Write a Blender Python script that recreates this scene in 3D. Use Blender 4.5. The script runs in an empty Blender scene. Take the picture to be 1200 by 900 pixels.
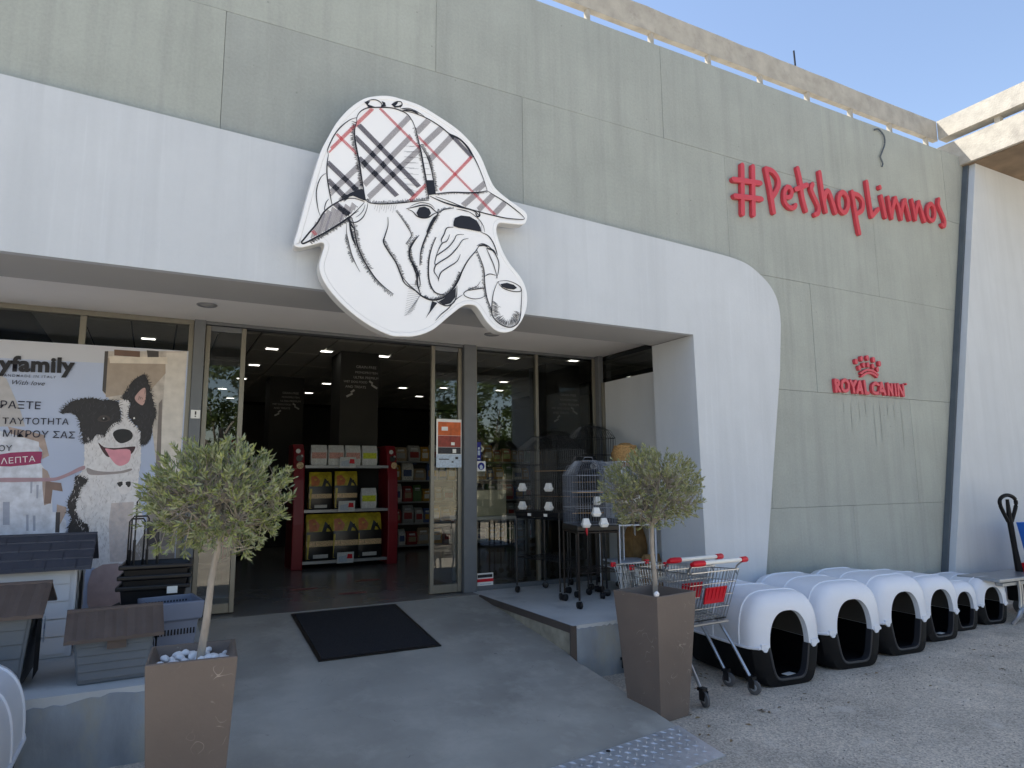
import bpy, bmesh, math, random
from mathutils import Vector, Matrix
random.seed(7)
SC = bpy.context.scene
R = math.radians
# ------------------------------------------------------------------ camera
cam_d = bpy.data.cameras.new('camera'); cam = bpy.data.objects.new('camera', cam_d)
SC.collection.objects.link(cam); SC.camera = cam
cam_d.sensor_width = 36; cam_d.lens = 789.76/1200*36; cam_d.clip_end = 2000; cam_d.clip_start = .05
yaw, pit, rol = R(27.877), R(8.115), R(-.514)
fw = Vector((math.sin(yaw)*math.cos(pit), math.cos(yaw)*math.cos(pit), math.sin(pit)))
rt = Vector((math.cos(yaw), -math.sin(yaw), 0)); up = rt.cross(fw)
r2 = math.cos(rol)*rt+math.sin(rol)*up; u2 = -math.sin(rol)*rt+math.cos(rol)*up
cam.matrix_world = Matrix(((r2.x, u2.x, -fw.x, 0), (r2.y, u2.y, -fw.y, -5.0), (r2.z, u2.z, -fw.z, 1.6), (0, 0, 0, 1)))
# ------------------------------------------------------------------ sky and sun (behind the building, to the left)
SUN = Vector((-.5, .52, 1.0)).normalized()
w = bpy.data.worlds.new('World'); SC.world = w; w.use_nodes = True
wn = w.node_tree.nodes; wl = w.node_tree.links
sky = wn.new('ShaderNodeTexSky'); sky.sky_type = 'NISHITA'; sky.sun_disc = False
sky.sun_elevation = math.asin(SUN.z); sky.sun_rotation = math.atan2(SUN.x, SUN.y)
sky.air_density = 1.0; sky.dust_density = .3; sky.ozone_density = 1.2; sky.altitude = 20
tnt = wn.new('ShaderNodeMixRGB'); tnt.blend_type = 'MULTIPLY'; tnt.inputs[0].default_value = 1; tnt.inputs[2].default_value = (1, .915, .86, 1)
wl.new(sky.outputs[0], tnt.inputs[1]); wl.new(tnt.outputs[0], wn['Background'].inputs[0]); wn['Background'].inputs[1].default_value = .13
sd = bpy.data.lights.new('sun', 'SUN'); sd.energy = 5.0; sd.angle = R(.53); sd.color = (1, .95, .87)
so = bpy.data.objects.new('sun', sd); SC.collection.objects.link(so)
so.rotation_euler = (-SUN).to_track_quat('-Z', 'Y').to_euler()
SC.view_settings.view_transform = 'Standard'; SC.view_settings.look = 'None'; SC.view_settings.gamma = 1
SC.view_settings.use_curve_mapping = False
SC.view_settings.exposure = 1.22
SC.cycles.max_bounces = 6; SC.cycles.transparent_max_bounces = 16; SC.cycles.caustics_reflective = False; SC.cycles.caustics_refractive = False
try: SC.cycles.use_denoising = True
except Exception: pass
# ------------------------------------------------------------------ helpers
COL = SC.collection
def srgb(r, g, b):
    f = lambda c: (c/255/12.92 if c/255 <= .04045 else ((c/255+.055)/1.055)**2.4)
    return (f(r), f(g), f(b))
MATS = {}
def mat(name, col, rough=.6, metal=0., var=.12, scale=6., bump=0., bscale=None, spec=.4, streak=0., stretch=(1, 1, 1), sss=0, dirt=None, scratch=None):
    m = bpy.data.materials.new(name); MATS[name] = m; m.use_nodes = True
    n = m.node_tree.nodes; l = m.node_tree.links; b = n['Principled BSDF']
    b.inputs['Roughness'].default_value = rough; b.inputs['Metallic'].default_value = metal
    b.inputs['Specular IOR Level'].default_value = spec
    tc = n.new('ShaderNodeTexCoord'); mp = n.new('ShaderNodeMapping'); mp.inputs['Scale'].default_value = stretch
    l.new(tc.outputs['Object'], mp.inputs['Vector'])
    nz = n.new('ShaderNodeTexNoise'); nz.inputs['Scale'].default_value = scale; nz.inputs['Detail'].default_value = 6
    l.new(mp.outputs[0], nz.inputs['Vector'])
    rp = n.new('ShaderNodeValToRGB'); rp.color_ramp.elements[0].position = .3; rp.color_ramp.elements[1].position = .7
    rp.color_ramp.elements[0].color = (*[c*(1-var) for c in col], 1); rp.color_ramp.elements[1].color = (*[min(1, c*(1+var)) for c in col], 1)
    l.new(nz.outputs['Fac'], rp.inputs['Fac']); out = rp.outputs[0]
    if dirt:
        n2 = n.new('ShaderNodeTexNoise'); n2.inputs['Scale'].default_value = dirt[0]; n2.inputs['Detail'].default_value = 8; n2.inputs['Roughness'].default_value = .65
        l.new(mp.outputs[0], n2.inputs['Vector'])
        r3 = n.new('ShaderNodeValToRGB'); r3.color_ramp.elements[0].position = dirt[1]; r3.color_ramp.elements[1].position = dirt[2]
        l.new(n2.outputs['Fac'], r3.inputs['Fac'])
        mx = n.new('ShaderNodeMixRGB'); mx.inputs[2].default_value = (*dirt[3], 1); l.new(r3.outputs[0], mx.inputs[0]); l.new(out, mx.inputs[1]); out = mx.outputs[0]
    if scratch:
        def nn(sc, det):
            z = n.new('ShaderNodeTexNoise'); z.inputs['Scale'].default_value = sc; z.inputs['Detail'].default_value = det; l.new(mp.outputs[0], z.inputs['Vector']); return z.outputs['Fac']
        r1 = n.new('ShaderNodeValToRGB'); e = r1.color_ramp.elements; e[0].position = .492; e[0].color = (0, 0, 0, 1); e[1].position = .508; e[1].color = (0, 0, 0, 1); k = e.new(.5); k.color = (1, 1, 1, 1); l.new(nn(11, 1), r1.inputs[0])
        r2_ = n.new('ShaderNodeValToRGB'); r2_.color_ramp.elements[0].position = .57; r2_.color_ramp.elements[1].position = .66; l.new(nn(7.3, 3), r2_.inputs[0])
        mm_ = n.new('ShaderNodeMath'); mm_.operation = 'MULTIPLY'; l.new(r1.outputs[0], mm_.inputs[0]); l.new(r2_.outputs[0], mm_.inputs[1])
        mx = n.new('ShaderNodeMixRGB'); mx.inputs[2].default_value = (*scratch, 1); l.new(mm_.outputs[0], mx.inputs[0]); l.new(out, mx.inputs[1]); out = mx.outputs[0]
    l.new(out, b.inputs['Base Color'])
    if bump:
        bp = n.new('ShaderNodeBump'); bp.inputs['Strength'].default_value = bump; bp.inputs['Distance'].default_value = .01
        if bscale:
            n4 = n.new('ShaderNodeTexNoise'); n4.inputs['Scale'].default_value = bscale; n4.inputs['Detail'].default_value = 4
            l.new(mp.outputs[0], n4.inputs['Vector']); l.new(n4.outputs['Fac'], bp.inputs['Height'])
        else: l.new(nz.outputs['Fac'], bp.inputs['Height'])
        l.new(bp.outputs[0], b.inputs['Normal'])
    return m
def tag(o, label=None, cat=None, group=None, kind=None):
    if label: o['label'] = label
    if cat: o['category'] = cat
    if group: o['group'] = group
    if kind: o['kind'] = kind
    return o
def empty(name, loc=(0, 0, 0), rz=0, label=None, cat=None, group=None):
    o = bpy.data.objects.new(name, None); COL.objects.link(o); o.location = loc; o.rotation_euler = (0, 0, rz); o.empty_display_size = .1
    return tag(o, label, cat, group)
class MB:
    def __init__(s): s.v = []; s.f = []; s.mi = []; s.cur = 0
    def poly(s, pts):
        i = len(s.v); s.v += [tuple(p) for p in pts]; s.f.append(tuple(range(i, i+len(pts)))); s.mi.append(s.cur)
    def box(s, x0, x1, y0, y1, z0, z1, M=None):
        i = len(s.v); P = [(x, y, z) for z in (z0, z1) for y in (y0, y1) for x in (x0, x1)]
        if M is not None: P = [tuple(M @ Vector(p)) for p in P]
        s.v += P
        for q in ((0, 2, 3, 1), (4, 5, 7, 6), (0, 1, 5, 4), (2, 6, 7, 3), (0, 4, 6, 2), (1, 3, 7, 5)): s.f.append(tuple(i+k for k in q)); s.mi.append(s.cur)
    def loft(s, rings, closed=True, cap0=False, cap1=False):
        n = len(rings[0]); i0 = len(s.v)
        for r in rings: s.v += [tuple(p) for p in r]
        for a in range(len(rings)-1):
            for k in range(n if closed else n-1):
                k2 = (k+1) % n
                s.f.append((i0+a*n+k, i0+a*n+k2, i0+(a+1)*n+k2, i0+(a+1)*n+k)); s.mi.append(s.cur)
        if cap0: s.f.append(tuple(i0+k for k in range(n))[::-1]); s.mi.append(s.cur)
        if cap1: s.f.append(tuple(i0+(len(rings)-1)*n+k for k in range(n))); s.mi.append(s.cur)
    def tube(s, pts, r, n=6, cap=True):
        P = [Vector(p) for p in pts]; rs = r if isinstance(r, (list, tuple)) else [r]*len(P); rings = []
        for k, p in enumerate(P):
            t = (P[min(k+1, len(P)-1)]-P[max(k-1, 0)]).normalized()
            a = t.cross(Vector((0, 0, 1))) if abs(t.z) < .95 else t.cross(Vector((0, 1, 0)))
            a.normalize(); b = t.cross(a)
            rings.append([p+(a*math.cos(2*math.pi*j/n+math.pi/n)+b*math.sin(2*math.pi*j/n+math.pi/n))*rs[k] for j in range(n)])
        s.loft(rings, True, cap, cap)
    def lathe(s, prof, c=(0, 0, 0), n=20, cap=True):
        s.loft([[(c[0]+r*math.cos(2*math.pi*j/n), c[1]+r*math.sin(2*math.pi*j/n), c[2]+z) for j in range(n)] for r, z in prof], True, cap, cap)
    def wheel(s, c, r, wd, axis=(1, 0, 0), n=16):
        a = Vector(axis).normalized(); c = Vector(c); s.tube([c-a*wd/2, c-a*wd*.35, c+a*wd*.35, c+a*wd/2], [r*.82, r, r, r*.82], n)
    def prism(s, poly, y0, y1):     # polygon of (x,z) extruded along y ; y0 is the front
        A = [(x, y0, z) for x, z in poly]; B = [(x, y1, z) for x, z in poly]
        ar = sum(poly[i][0]*poly[(i+1) % len(poly)][1]-poly[(i+1) % len(poly)][0]*poly[i][1] for i in range(len(poly)))
        if ar < 0: A.reverse(); B.reverse()
        n = len(A); i = len(s.v); s.v += A+B
        s.f.append(tuple(range(i, i+n))); s.f.append(tuple(range(i+2*n-1, i+n-1, -1))); s.mi += [s.cur]*2
        for k in range(n): k2 = (k+1) % n; s.f.append((i+k2, i+k, i+n+k, i+n+k2)); s.mi.append(s.cur)
    def build(s, name, mats, parent=None, smooth=False, bevel=0, loc=None):
        me = bpy.data.meshes.new(name); me.from_pydata(s.v, [], s.f)
        ms = mats if isinstance(mats, (list, tuple)) else [mats]
        for m in ms: me.materials.append(m)
        if len(ms) > 1: me.polygons.foreach_set('material_index', s.mi)
        if smooth:
            me.polygons.foreach_set('use_smooth', [True]*len(me.polygons))
        me.update(); 
        bm = bmesh.new(); bm.from_mesh(me); bmesh.ops.remove_doubles(bm, verts=bm.verts, dist=1e-6) if smooth else None
        bmesh.ops.recalc_face_normals(bm, faces=bm.faces)
        if bevel: bmesh.ops.bevel(bm, geom=[e for e in bm.edges if len(e.link_faces) == 2 and e.calc_face_angle(0) > .5], offset=bevel, segments=2, affect='EDGES', profile=.5, clamp_overlap=True)
        bm.to_mesh(me); bm.free()
        if smooth:
            try: me.set_sharp_from_angle(angle=R(38))
            except Exception: pass
        o = bpy.data.objects.new(name, me); COL.objects.link(o)
        if parent: o.parent = parent
        if loc: o.location = loc
        return o
def dup(o, parent=None):
    c = o.copy(); COL.objects.link(c); c.parent = parent
    for ch in list(o.children): dup(ch, c)
    return c
def catmull(P, n=5, closed=False):
    if len(P) < 3: return [tuple(p) for p in P]
    out = []; L = len(P)
    for i in range(L if closed else L-1):
        if closed: p0, p1, p2, p3 = P[(i-1) % L], P[i], P[(i+1) % L], P[(i+2) % L]
        else: p0, p1, p2, p3 = P[max(i-1, 0)], P[i], P[i+1], P[min(i+2, L-1)]
        for k in range(n):
            t = k/n; t2 = t*t; t3 = t2*t
            out.append(tuple(.5*((2*b)+(-a+c)*t+(2*a-5*b+4*c-d)*t2+(-a+3*b-3*c+d)*t3) for a, b, c, d in zip(p0, p1, p2, p3)))
    if not closed: out.append(tuple(P[-1]))
    return out
def ribbon(P, w0, taper=True, lim=.35):
    "left and right offset polylines of a centre line in the plane"
    n = len(P); Lf = []; Rt = []
    for i in range(n):
        a = P[max(i-1, 0)]; b = P[min(i+1, n-1)]; dx = b[0]-a[0]; dy = b[1]-a[1]; d = math.hypot(dx, dy) or 1
        t = i/(n-1) if n > 1 else .5
        k = w0*.5*((lim+(1-lim)*min(1, 3.2*min(t, 1-t))) if taper else 1)
        nx, ny = -dy/d*k, dx/d*k
        Lf.append((P[i][0]+nx, P[i][1]+ny)); Rt.append((P[i][0]-nx, P[i][1]-ny))
    return Lf, Rt
def flat_stroke(mb, P, w0, y, taper=True):
    Lf, Rt = ribbon(P, w0, taper)
    i = len(mb.v); mb.v += [(x, y, z) for x, z in Lf]+[(x, y, z) for x, z in Rt]; n = len(Lf)
    for k in range(n-1): mb.f.append((i+k, i+k+1, i+n+k+1, i+n+k)); mb.mi.append(mb.cur)
def solid_stroke(mb, P, w0, y0, y1):
    "a thick lettering stroke with round ends, front at y0"
    closed = len(P) > 3 and P[0] == P[-1]
    P = catmull(P[:-1], 6, True) if closed else catmull(P, 6)
    if closed: P = list(P)+[P[0]]
    for end in (() if closed else (0, 1)):          # rounded ends: two extra narrower stations
        Q = P if end == 0 else P[::-1]
        d = Vector(Q[0])-Vector(Q[1]); d.normalize() if d.length else None
        ext = [tuple(Vector(Q[0])+d*w0*.5*c) for c in (.97, .8, .45)]
        P = ext+list(Q)
        if end: P = P[::-1]
    n = len(P); Lf = []; Rt = []; ws = [1]*n if closed else [.25, .6, .89]+[1]*(n-6)+[.89, .6, .25]
    for i in range(n):
        a = P[i-1 if i else (n-2 if closed else 0)]; b = P[i+1 if i < n-1 else (1 if closed else n-1)]; dx = b[0]-a[0]; dy = b[1]-a[1]; d = math.hypot(dx, dy) or 1; k = w0*.5*ws[i]
        Lf.append((P[i][0]-dy/d*k, P[i][1]+dx/d*k)); Rt.append((P[i][0]+dy/d*k, P[i][1]-dx/d*k))
    ch = .12*w0
    rings = [[(l[0], y1, l[1]), (l[0], y0+ch*.4, l[1]), (l[0]+(r[0]-l[0])*.09, y0, l[1]+(r[1]-l[1])*.09), (r[0]+(l[0]-r[0])*.09, y0, r[1]+(l[1]-r[1])*.09), (r[0], y0+ch*.4, r[1]), (r[0], y1, r[1])] for l, r in zip(Lf, Rt)]
    mb.loft(rings, True, not closed, not closed)
def text_mesh(name, body, m, parent, size=None, width=None, bold=0, shear=0, extrude=0, spacing=1):
    c = bpy.data.curves.new(name, 'FONT'); c.body = body; c.size = size or 1; c.offset = bold; c.shear = shear; c.extrude = extrude; c.space_character = spacing; c.resolution_u = 3
    o = bpy.data.objects.new(name, c); COL.objects.link(o); bpy.context.view_layer.update()
    me = bpy.data.meshes.new_from_object(o.evaluated_get(bpy.context.evaluated_depsgraph_get()))
    bpy.data.objects.remove(o); bpy.data.curves.remove(c)
    xs = [v.co.x for v in me.vertices]; x0 = min(xs); k = (width/(max(xs)-x0)) if width else 1
    for v in me.vertices: v.co = Vector(((v.co.x-x0)*k, 0 if not extrude else -v.co.z, v.co.y*k))
    me.materials.clear(); me.materials.append(m)
    o = bpy.data.objects.new(name, me); COL.objects.link(o); o.parent = parent
    return o
# ------------------------------------------------------------------ materials
M_white = mat('white_render', srgb(198, 200, 204), .75, var=.025, scale=1.5, bump=.08, bscale=60, dirt=(1.1, .55, .85, srgb(182, 184, 188)))
M_soffit = mat('soffit_shade_grey', srgb(172, 172, 170), .8, var=.03, scale=2)  # outer soffit strip: its deeper shade is put into the colour
M_soffit2 = mat('soffit_lit_white', srgb(236, 234, 230), .8, var=.03, scale=2)  # inner soffit: its brighter light is put into the colour
M_red = mat('red_letter_plastic', srgb(188, 64, 76), .45, var=.05, scale=8)
M_signw = mat('sign_face_acrylic', srgb(236, 236, 236), .28, var=.01, scale=3, spec=.5)
M_signs = mat('sign_return_metal', srgb(205, 205, 203), .45, var=.03, scale=3)
M_ink = mat('black_print', srgb(26, 26, 34), .5, var=.1, scale=20)
M_grey_ink = mat('grey_print', srgb(142, 139, 145), .5, var=.1, scale=30)
M_dark_ink = mat('charcoal_print', srgb(98, 95, 103), .5, var=.15, scale=40)
M_red_ink = mat('red_print', srgb(196, 44, 58), .5, var=.1, scale=40)
M_alu = mat('brushed_aluminium', srgb(128, 125, 115), .42, .5, var=.05, scale=30, stretch=(1, 1, .1))
M_post = mat('grey_steel_paint', srgb(104, 108, 112), .5, .15, var=.05, scale=10)
M_planter = mat('taupe_plastic', srgb(106, 95, 88), .5, var=.1, scale=3, bump=.08, bscale=40, dirt=(24, .66, .74, srgb(150, 138, 126)), scratch=srgb(164, 152, 140))
M_soil = mat('dry_soil', srgb(70, 58, 46), .95, var=.3, scale=40, bump=.6)
M_pebble = mat('white_pebble', srgb(225, 225, 228), .6, var=.05, scale=15)
M_bark = mat('olive_bark', srgb(152, 144, 134), .9, var=.25, scale=30, bump=.5, stretch=(1, 1, .35))
M_twig = mat('olive_twig', srgb(142, 134, 122), .9, var=.2, scale=20)
M_igw = mat('white_plastic_lid', srgb(222, 226, 234), .42, var=.03, scale=5, bump=.05, bscale=120)
M_igb = mat('black_plastic_base', srgb(14, 15, 18), .6, var=.15, scale=8, bump=.05, bscale=90, spec=.2)
M_igl = mat('lid_inside_shade', srgb(92, 90, 88), .7, var=.1, scale=5)  # shade inside the white lids, painted as dark grey
M_igr = mat('charcoal_plastic_rim', srgb(44, 45, 50), .5, var=.1, scale=8)
M_chrome = mat('zinc_wire', srgb(176, 178, 180), .28, .9, var=.05, scale=20)
M_redpl = mat('red_plastic', srgb(196, 22, 40), .4, var=.05, scale=10)
M_whpl = mat('white_plastic', srgb(226, 226, 222), .4, var=.03, scale=10)
M_rubber = mat('grey_rubber', srgb(88, 88, 90), .7, var=.1, scale=30)
M_blackm = mat('black_wire', srgb(44, 46, 50), .3, .5, var=.1, scale=30)
M_brownm = mat('brown_black_tube', srgb(38, 32, 30), .4, .3, var=.1, scale=30)
M_whm = mat('white_wire', srgb(206, 212, 222), .4, .1, var=.05, scale=30)
M_greyw = mat('grey_blue_wire', srgb(124, 132, 146), .4, .2, var=.05, scale=30)
M_wood = mat('pale_wood', srgb(170, 140, 104), .7, var=.2, scale=12, stretch=(.3, 1, 1))
M_mat = mat('doormat_rubber', srgb(40, 40, 44), .9, var=.45, scale=140, bump=.9, bscale=260)
M_roofdk = mat('slate_blue_roof_plastic', srgb(62, 66, 78), .65, var=.1, scale=9, bump=.15, bscale=30)
M_roofbr = mat('brown_roof_plastic', srgb(92, 80, 74), .6, var=.12, scale=7, bump=.1, bscale=50)
M_bodgr = mat('grey_green_plastic', srgb(102, 108, 114), .55, var=.06, scale=5)
M_boddk = mat('charcoal_plastic', srgb(48, 52, 58), .55, var=.06, scale=5)
M_bodwh = mat('pale_plastic_siding', srgb(206, 208, 212), .5, var=.04, scale=5)
M_basket = mat('grey_blue_basket_plastic', srgb(112, 120, 138), .45, var=.05, scale=6)
M_blkpl = mat('black_basket_plastic', srgb(22, 22, 25), .38, var=.1, scale=8)
M_dark = mat('dark_interior', srgb(18, 18, 20), .8, var=.2, scale=6)
M_pillar = mat('charcoal_pillar_paint', srgb(58, 58, 56), .7, var=.08, scale=3)
M_chalk = mat('pale_grey_print', srgb(190, 190, 186), .7, var=.1, scale=30)
M_inwall = mat('dark_shop_wall', srgb(70, 69, 67), .8, var=.15, scale=2)
M_ceil = mat('grey_ceiling_tile', srgb(185, 183, 174), .8, var=.06, scale=8, bump=.05, bscale=200)
M_dred = mat('dark_red_board', srgb(128, 20, 34), .4, var=.06, scale=5)
M_shelf = mat('grey_shelf_metal', srgb(150, 152, 155), .4, .5, var=.05, scale=8)
M_yel = mat('yellow_bag_film', srgb(176, 158, 44), .4, var=.35, scale=14)
M_org = mat('orange_bag_film', srgb(176, 100, 44), .35, var=.3, scale=14)
M_blk = mat('black_bag_film', srgb(22, 22, 24), .3, var=.3, scale=18)
M_crm = mat('cream_bag_print', srgb(198, 170, 130), .4, var=.5, scale=60)
M_pack = mat('white_pack_film', srgb(205, 208, 208), .35, var=.15, scale=40)
M_lime = mat('lime_pack_print', srgb(190, 200, 40), .4, var=.4, scale=70)
M_pinkp = mat('pink_pack_print', srgb(200, 150, 140), .4, var=.4, scale=70)
M_sack = mat('brown_paper_sack', srgb(140, 112, 74), .8, var=.3, scale=12, bump=.4)
M_wick = mat('wicker', srgb(176, 140, 92), .8, var=.35, scale=60, bump=.6)
M_blue = mat('blue_plastic', srgb(36, 100, 196), .45, var=.06, scale=6)
M_steel = mat('galvanised_steel', srgb(168, 172, 176), .35, .8, var=.1, scale=6)
M_plate = mat('chequer_aluminium', srgb(196, 200, 204), .36, .55, var=.12, scale=20, dirt=(8, .5, .8, srgb(150, 152, 156)))
M_bluegr = mat('blue_grey_masonry_paint', srgb(148, 155, 162), .9, var=.25, scale=4, spec=.15, bump=.35, bscale=30, stretch=(1, 1, .5), dirt=(3.2, .47, .68, srgb(164, 162, 150)))
M_trim = mat('brown_edge_trim', srgb(88, 80, 76), .6, .2, var=.1, scale=10)
M_beam = mat('weathered_beam_concrete', srgb(168, 163, 153), .9, var=.15, scale=6, bump=.4, bscale=40, dirt=(4.5, .54, .8, srgb(136, 131, 124)))
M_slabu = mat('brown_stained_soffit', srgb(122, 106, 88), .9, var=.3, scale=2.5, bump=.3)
M_drain = mat('dark_joint_pipe', srgb(82, 90, 97), .6, var=.1, scale=6)
def emis(name, col, s):
    m = bpy.data.materials.new(name); m.use_nodes = True; n = m.node_tree.nodes; l = m.node_tree.links
    e = n.new('ShaderNodeEmission'); e.inputs[0].default_value = (*col, 1); e.inputs[1].default_value = s; l.new(e.outputs[0], n['Material Output'].inputs[0]); return m
M_lamp = emis('lamp_diffuser', (1, .97, .88), 2.6)
def glass(name, tint=.8):
    m = bpy.data.materials.new(name); m.use_nodes = True; n = m.node_tree.nodes; l = m.node_tree.links
    tr = n.new('ShaderNodeBsdfTransparent'); tr.inputs[0].default_value = (tint*.97, tint, tint*.97, 1); gl = n.new('ShaderNodeBsdfGlossy'); gl.inputs['Roughness'].default_value = .005
    gl.inputs[0].default_value = (.92, .96, .95, 1)
    fr = n.new('ShaderNodeFresnel'); fr.inputs[0].default_value = 1.85
    nz = n.new('ShaderNodeTexNoise'); nz.inputs['Scale'].default_value = 1.3; bu = n.new('ShaderNodeBump'); bu.inputs['Strength'].default_value = .03; bu.inputs['Distance'].default_value = .01
    l.new(nz.outputs[0], bu.inputs['Height']); l.new(bu.outputs[0], gl.inputs['Normal'])
    mx = n.new('ShaderNodeMixShader'); l.new(fr.outputs[0], mx.inputs[0]); l.new(tr.outputs[0], mx.inputs[1]); l.new(gl.outputs[0], mx.inputs[2]); l.new(mx.outputs[0], n['Material Output'].inputs[0]); return m
M_glass = glass('shop_glass')
def leafmat(name, c1, c2, cb):
    m = bpy.data.materials.new(name); m.use_nodes = True; n = m.node_tree.nodes; l = m.node_tree.links; b = n['Principled BSDF']
    b.inputs['Roughness'].default_value = .5; b.inputs['Specular IOR Level'].default_value = .35
    g = n.new('ShaderNodeNewGeometry'); rp = n.new('ShaderNodeValToRGB'); rp.color_ramp.elements[0].color = (*c1, 1); rp.color_ramp.elements[1].color = (*c2, 1)
    l.new(g.outputs['Random Per Island'], rp.inputs[0])
    mx = n.new('ShaderNodeMixRGB'); mx.inputs[2].default_value = (*cb, 1); l.new(g.outputs['Backfacing'], mx.inputs[0]); l.new(rp.outputs[0], mx.inputs[1]); l.new(mx.outputs[0], b.inputs['Base Color'])
    tr = n.new('ShaderNodeBsdfTranslucent'); l.new(rp.outputs[0], tr.inputs[0]); ms = n.new('ShaderNodeMixShader'); ms.inputs[0].default_value = .25
    l.new(b.outputs[0], ms.inputs[1]); l.new(tr.outputs[0], ms.inputs[2]); l.new(ms.outputs[0], n['Material Output'].inputs[0]); return m
M_olive = leafmat('olive_leaf', srgb(106, 116, 66), srgb(166, 174, 112), srgb(158, 164, 130))
M_olive2 = leafmat('olive_leaf_grey', srgb(108, 114, 66), srgb(164, 168, 114), srgb(156, 160, 132))
M_tree = leafmat('roadside_tree_leaf', srgb(60, 84, 38), srgb(118, 132, 62), srgb(92, 108, 66))
def concrete(name, col, streak_col, pit=True, fin=.35, rndv=1.):
    m = bpy.data.materials.new(name); m.use_nodes = True; n = m.node_tree.nodes; l = m.node_tree.links; b = n['Principled BSDF']; b.inputs['Roughness'].default_value = .88; b.inputs['Specular IOR Level'].default_value = .25
    tc = n.new('ShaderNodeTexCoord')
    def noise(sc, st, det=6, ro=.55):
        mp = n.new('ShaderNodeMapping'); mp.inputs['Scale'].default_value = st; l.new(tc.outputs['Object'], mp.inputs[0])
        z = n.new('ShaderNodeTexNoise'); z.inputs['Scale'].default_value = sc; z.inputs['Detail'].default_value = det; z.inputs['Roughness'].default_value = ro; l.new(mp.outputs[0], z.inputs[0]); return z.outputs['Fac']
    def ramp(f, a, b2, ca, cb):
        r = n.new('ShaderNodeValToRGB'); r.color_ramp.elements[0].position = a; r.color_ramp.elements[1].position = b2; r.color_ramp.elements[0].color = (*ca, 1); r.color_ramp.elements[1].color = (*cb, 1); l.new(f, r.inputs[0]); return r.outputs[0]
    def mix(f, a, b2, typ='MIX'):
        x = n.new('ShaderNodeMixRGB'); x.blend_type = typ
        for i, v in enumerate((f, a, b2)):
            if hasattr(v, 'links'): l.new(v, x.inputs[i])
            elif i == 0: x.inputs[0].default_value = v
            else: x.inputs[i].default_value = (*v, 1)
        return x.outputs[0]
    base = ramp(noise(1.6, (1, 1, 1), 8, .62), .3, .7, [c*(.91 if pit else .95) for c in col], [c*(1.07 if pit else 1.03) for c in col])
    o = n.new('ShaderNodeObjectInfo'); base = mix(rndv, base, ramp(o.outputs['Random'], 0, 1, (.93, .93, .94), (1.05, 1.05, 1.03)), 'MULTIPLY')
    sm = ramp(noise(3.2, (2.2, 1, .14), 5, .6), .46, .78, (0, 0, 0), (.75, .75, .75)); base = mix(sm, base, streak_col)
    sm2 = ramp(noise(7, (4, 1, .1), 4), .58, .8, (0, 0, 0), (.4, .4, .4)); base = mix(sm2, base, [min(1, c*1.16) for c in col])
    fine = noise(45, (1, 1, 1), 5, .7); base = mix(fin, base, ramp(fine, .3, .75, (.6, .6, .6), (1, 1, 1)), 'MULTIPLY')
    if pit:
        v = n.new('ShaderNodeTexVoronoi'); v.inputs['Scale'].default_value = 5; l.new(tc.outputs['Object'], v.inputs['Vector'])
        base = mix(ramp(v.outputs['Distance'], .02, .05, (.55, .55, .55), (0, 0, 0)), base, [c*.45 for c in col])
    l.new(base, b.inputs['Base Color'])
    bu = n.new('ShaderNodeBump'); bu.inputs['Strength'].default_value = .25; bu.inputs['Distance'].default_value = .006; l.new(fine, bu.inputs['Height']); l.new(bu.outputs[0], b.inputs['Normal'])
    return m
M_white = concrete('white_render', srgb(194, 199, 204), srgb(184, 189, 194), False, .06, 0)
M_conc = concrete('board_cast_concrete', srgb(163, 168, 163), srgb(147, 151, 147))
M_streak = mat('grime_streak', srgb(138, 140, 136), .9, var=.15, scale=20)
M_ground = concrete('worn_asphalt', srgb(142, 138, 133), srgb(128, 126, 124), False)
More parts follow.
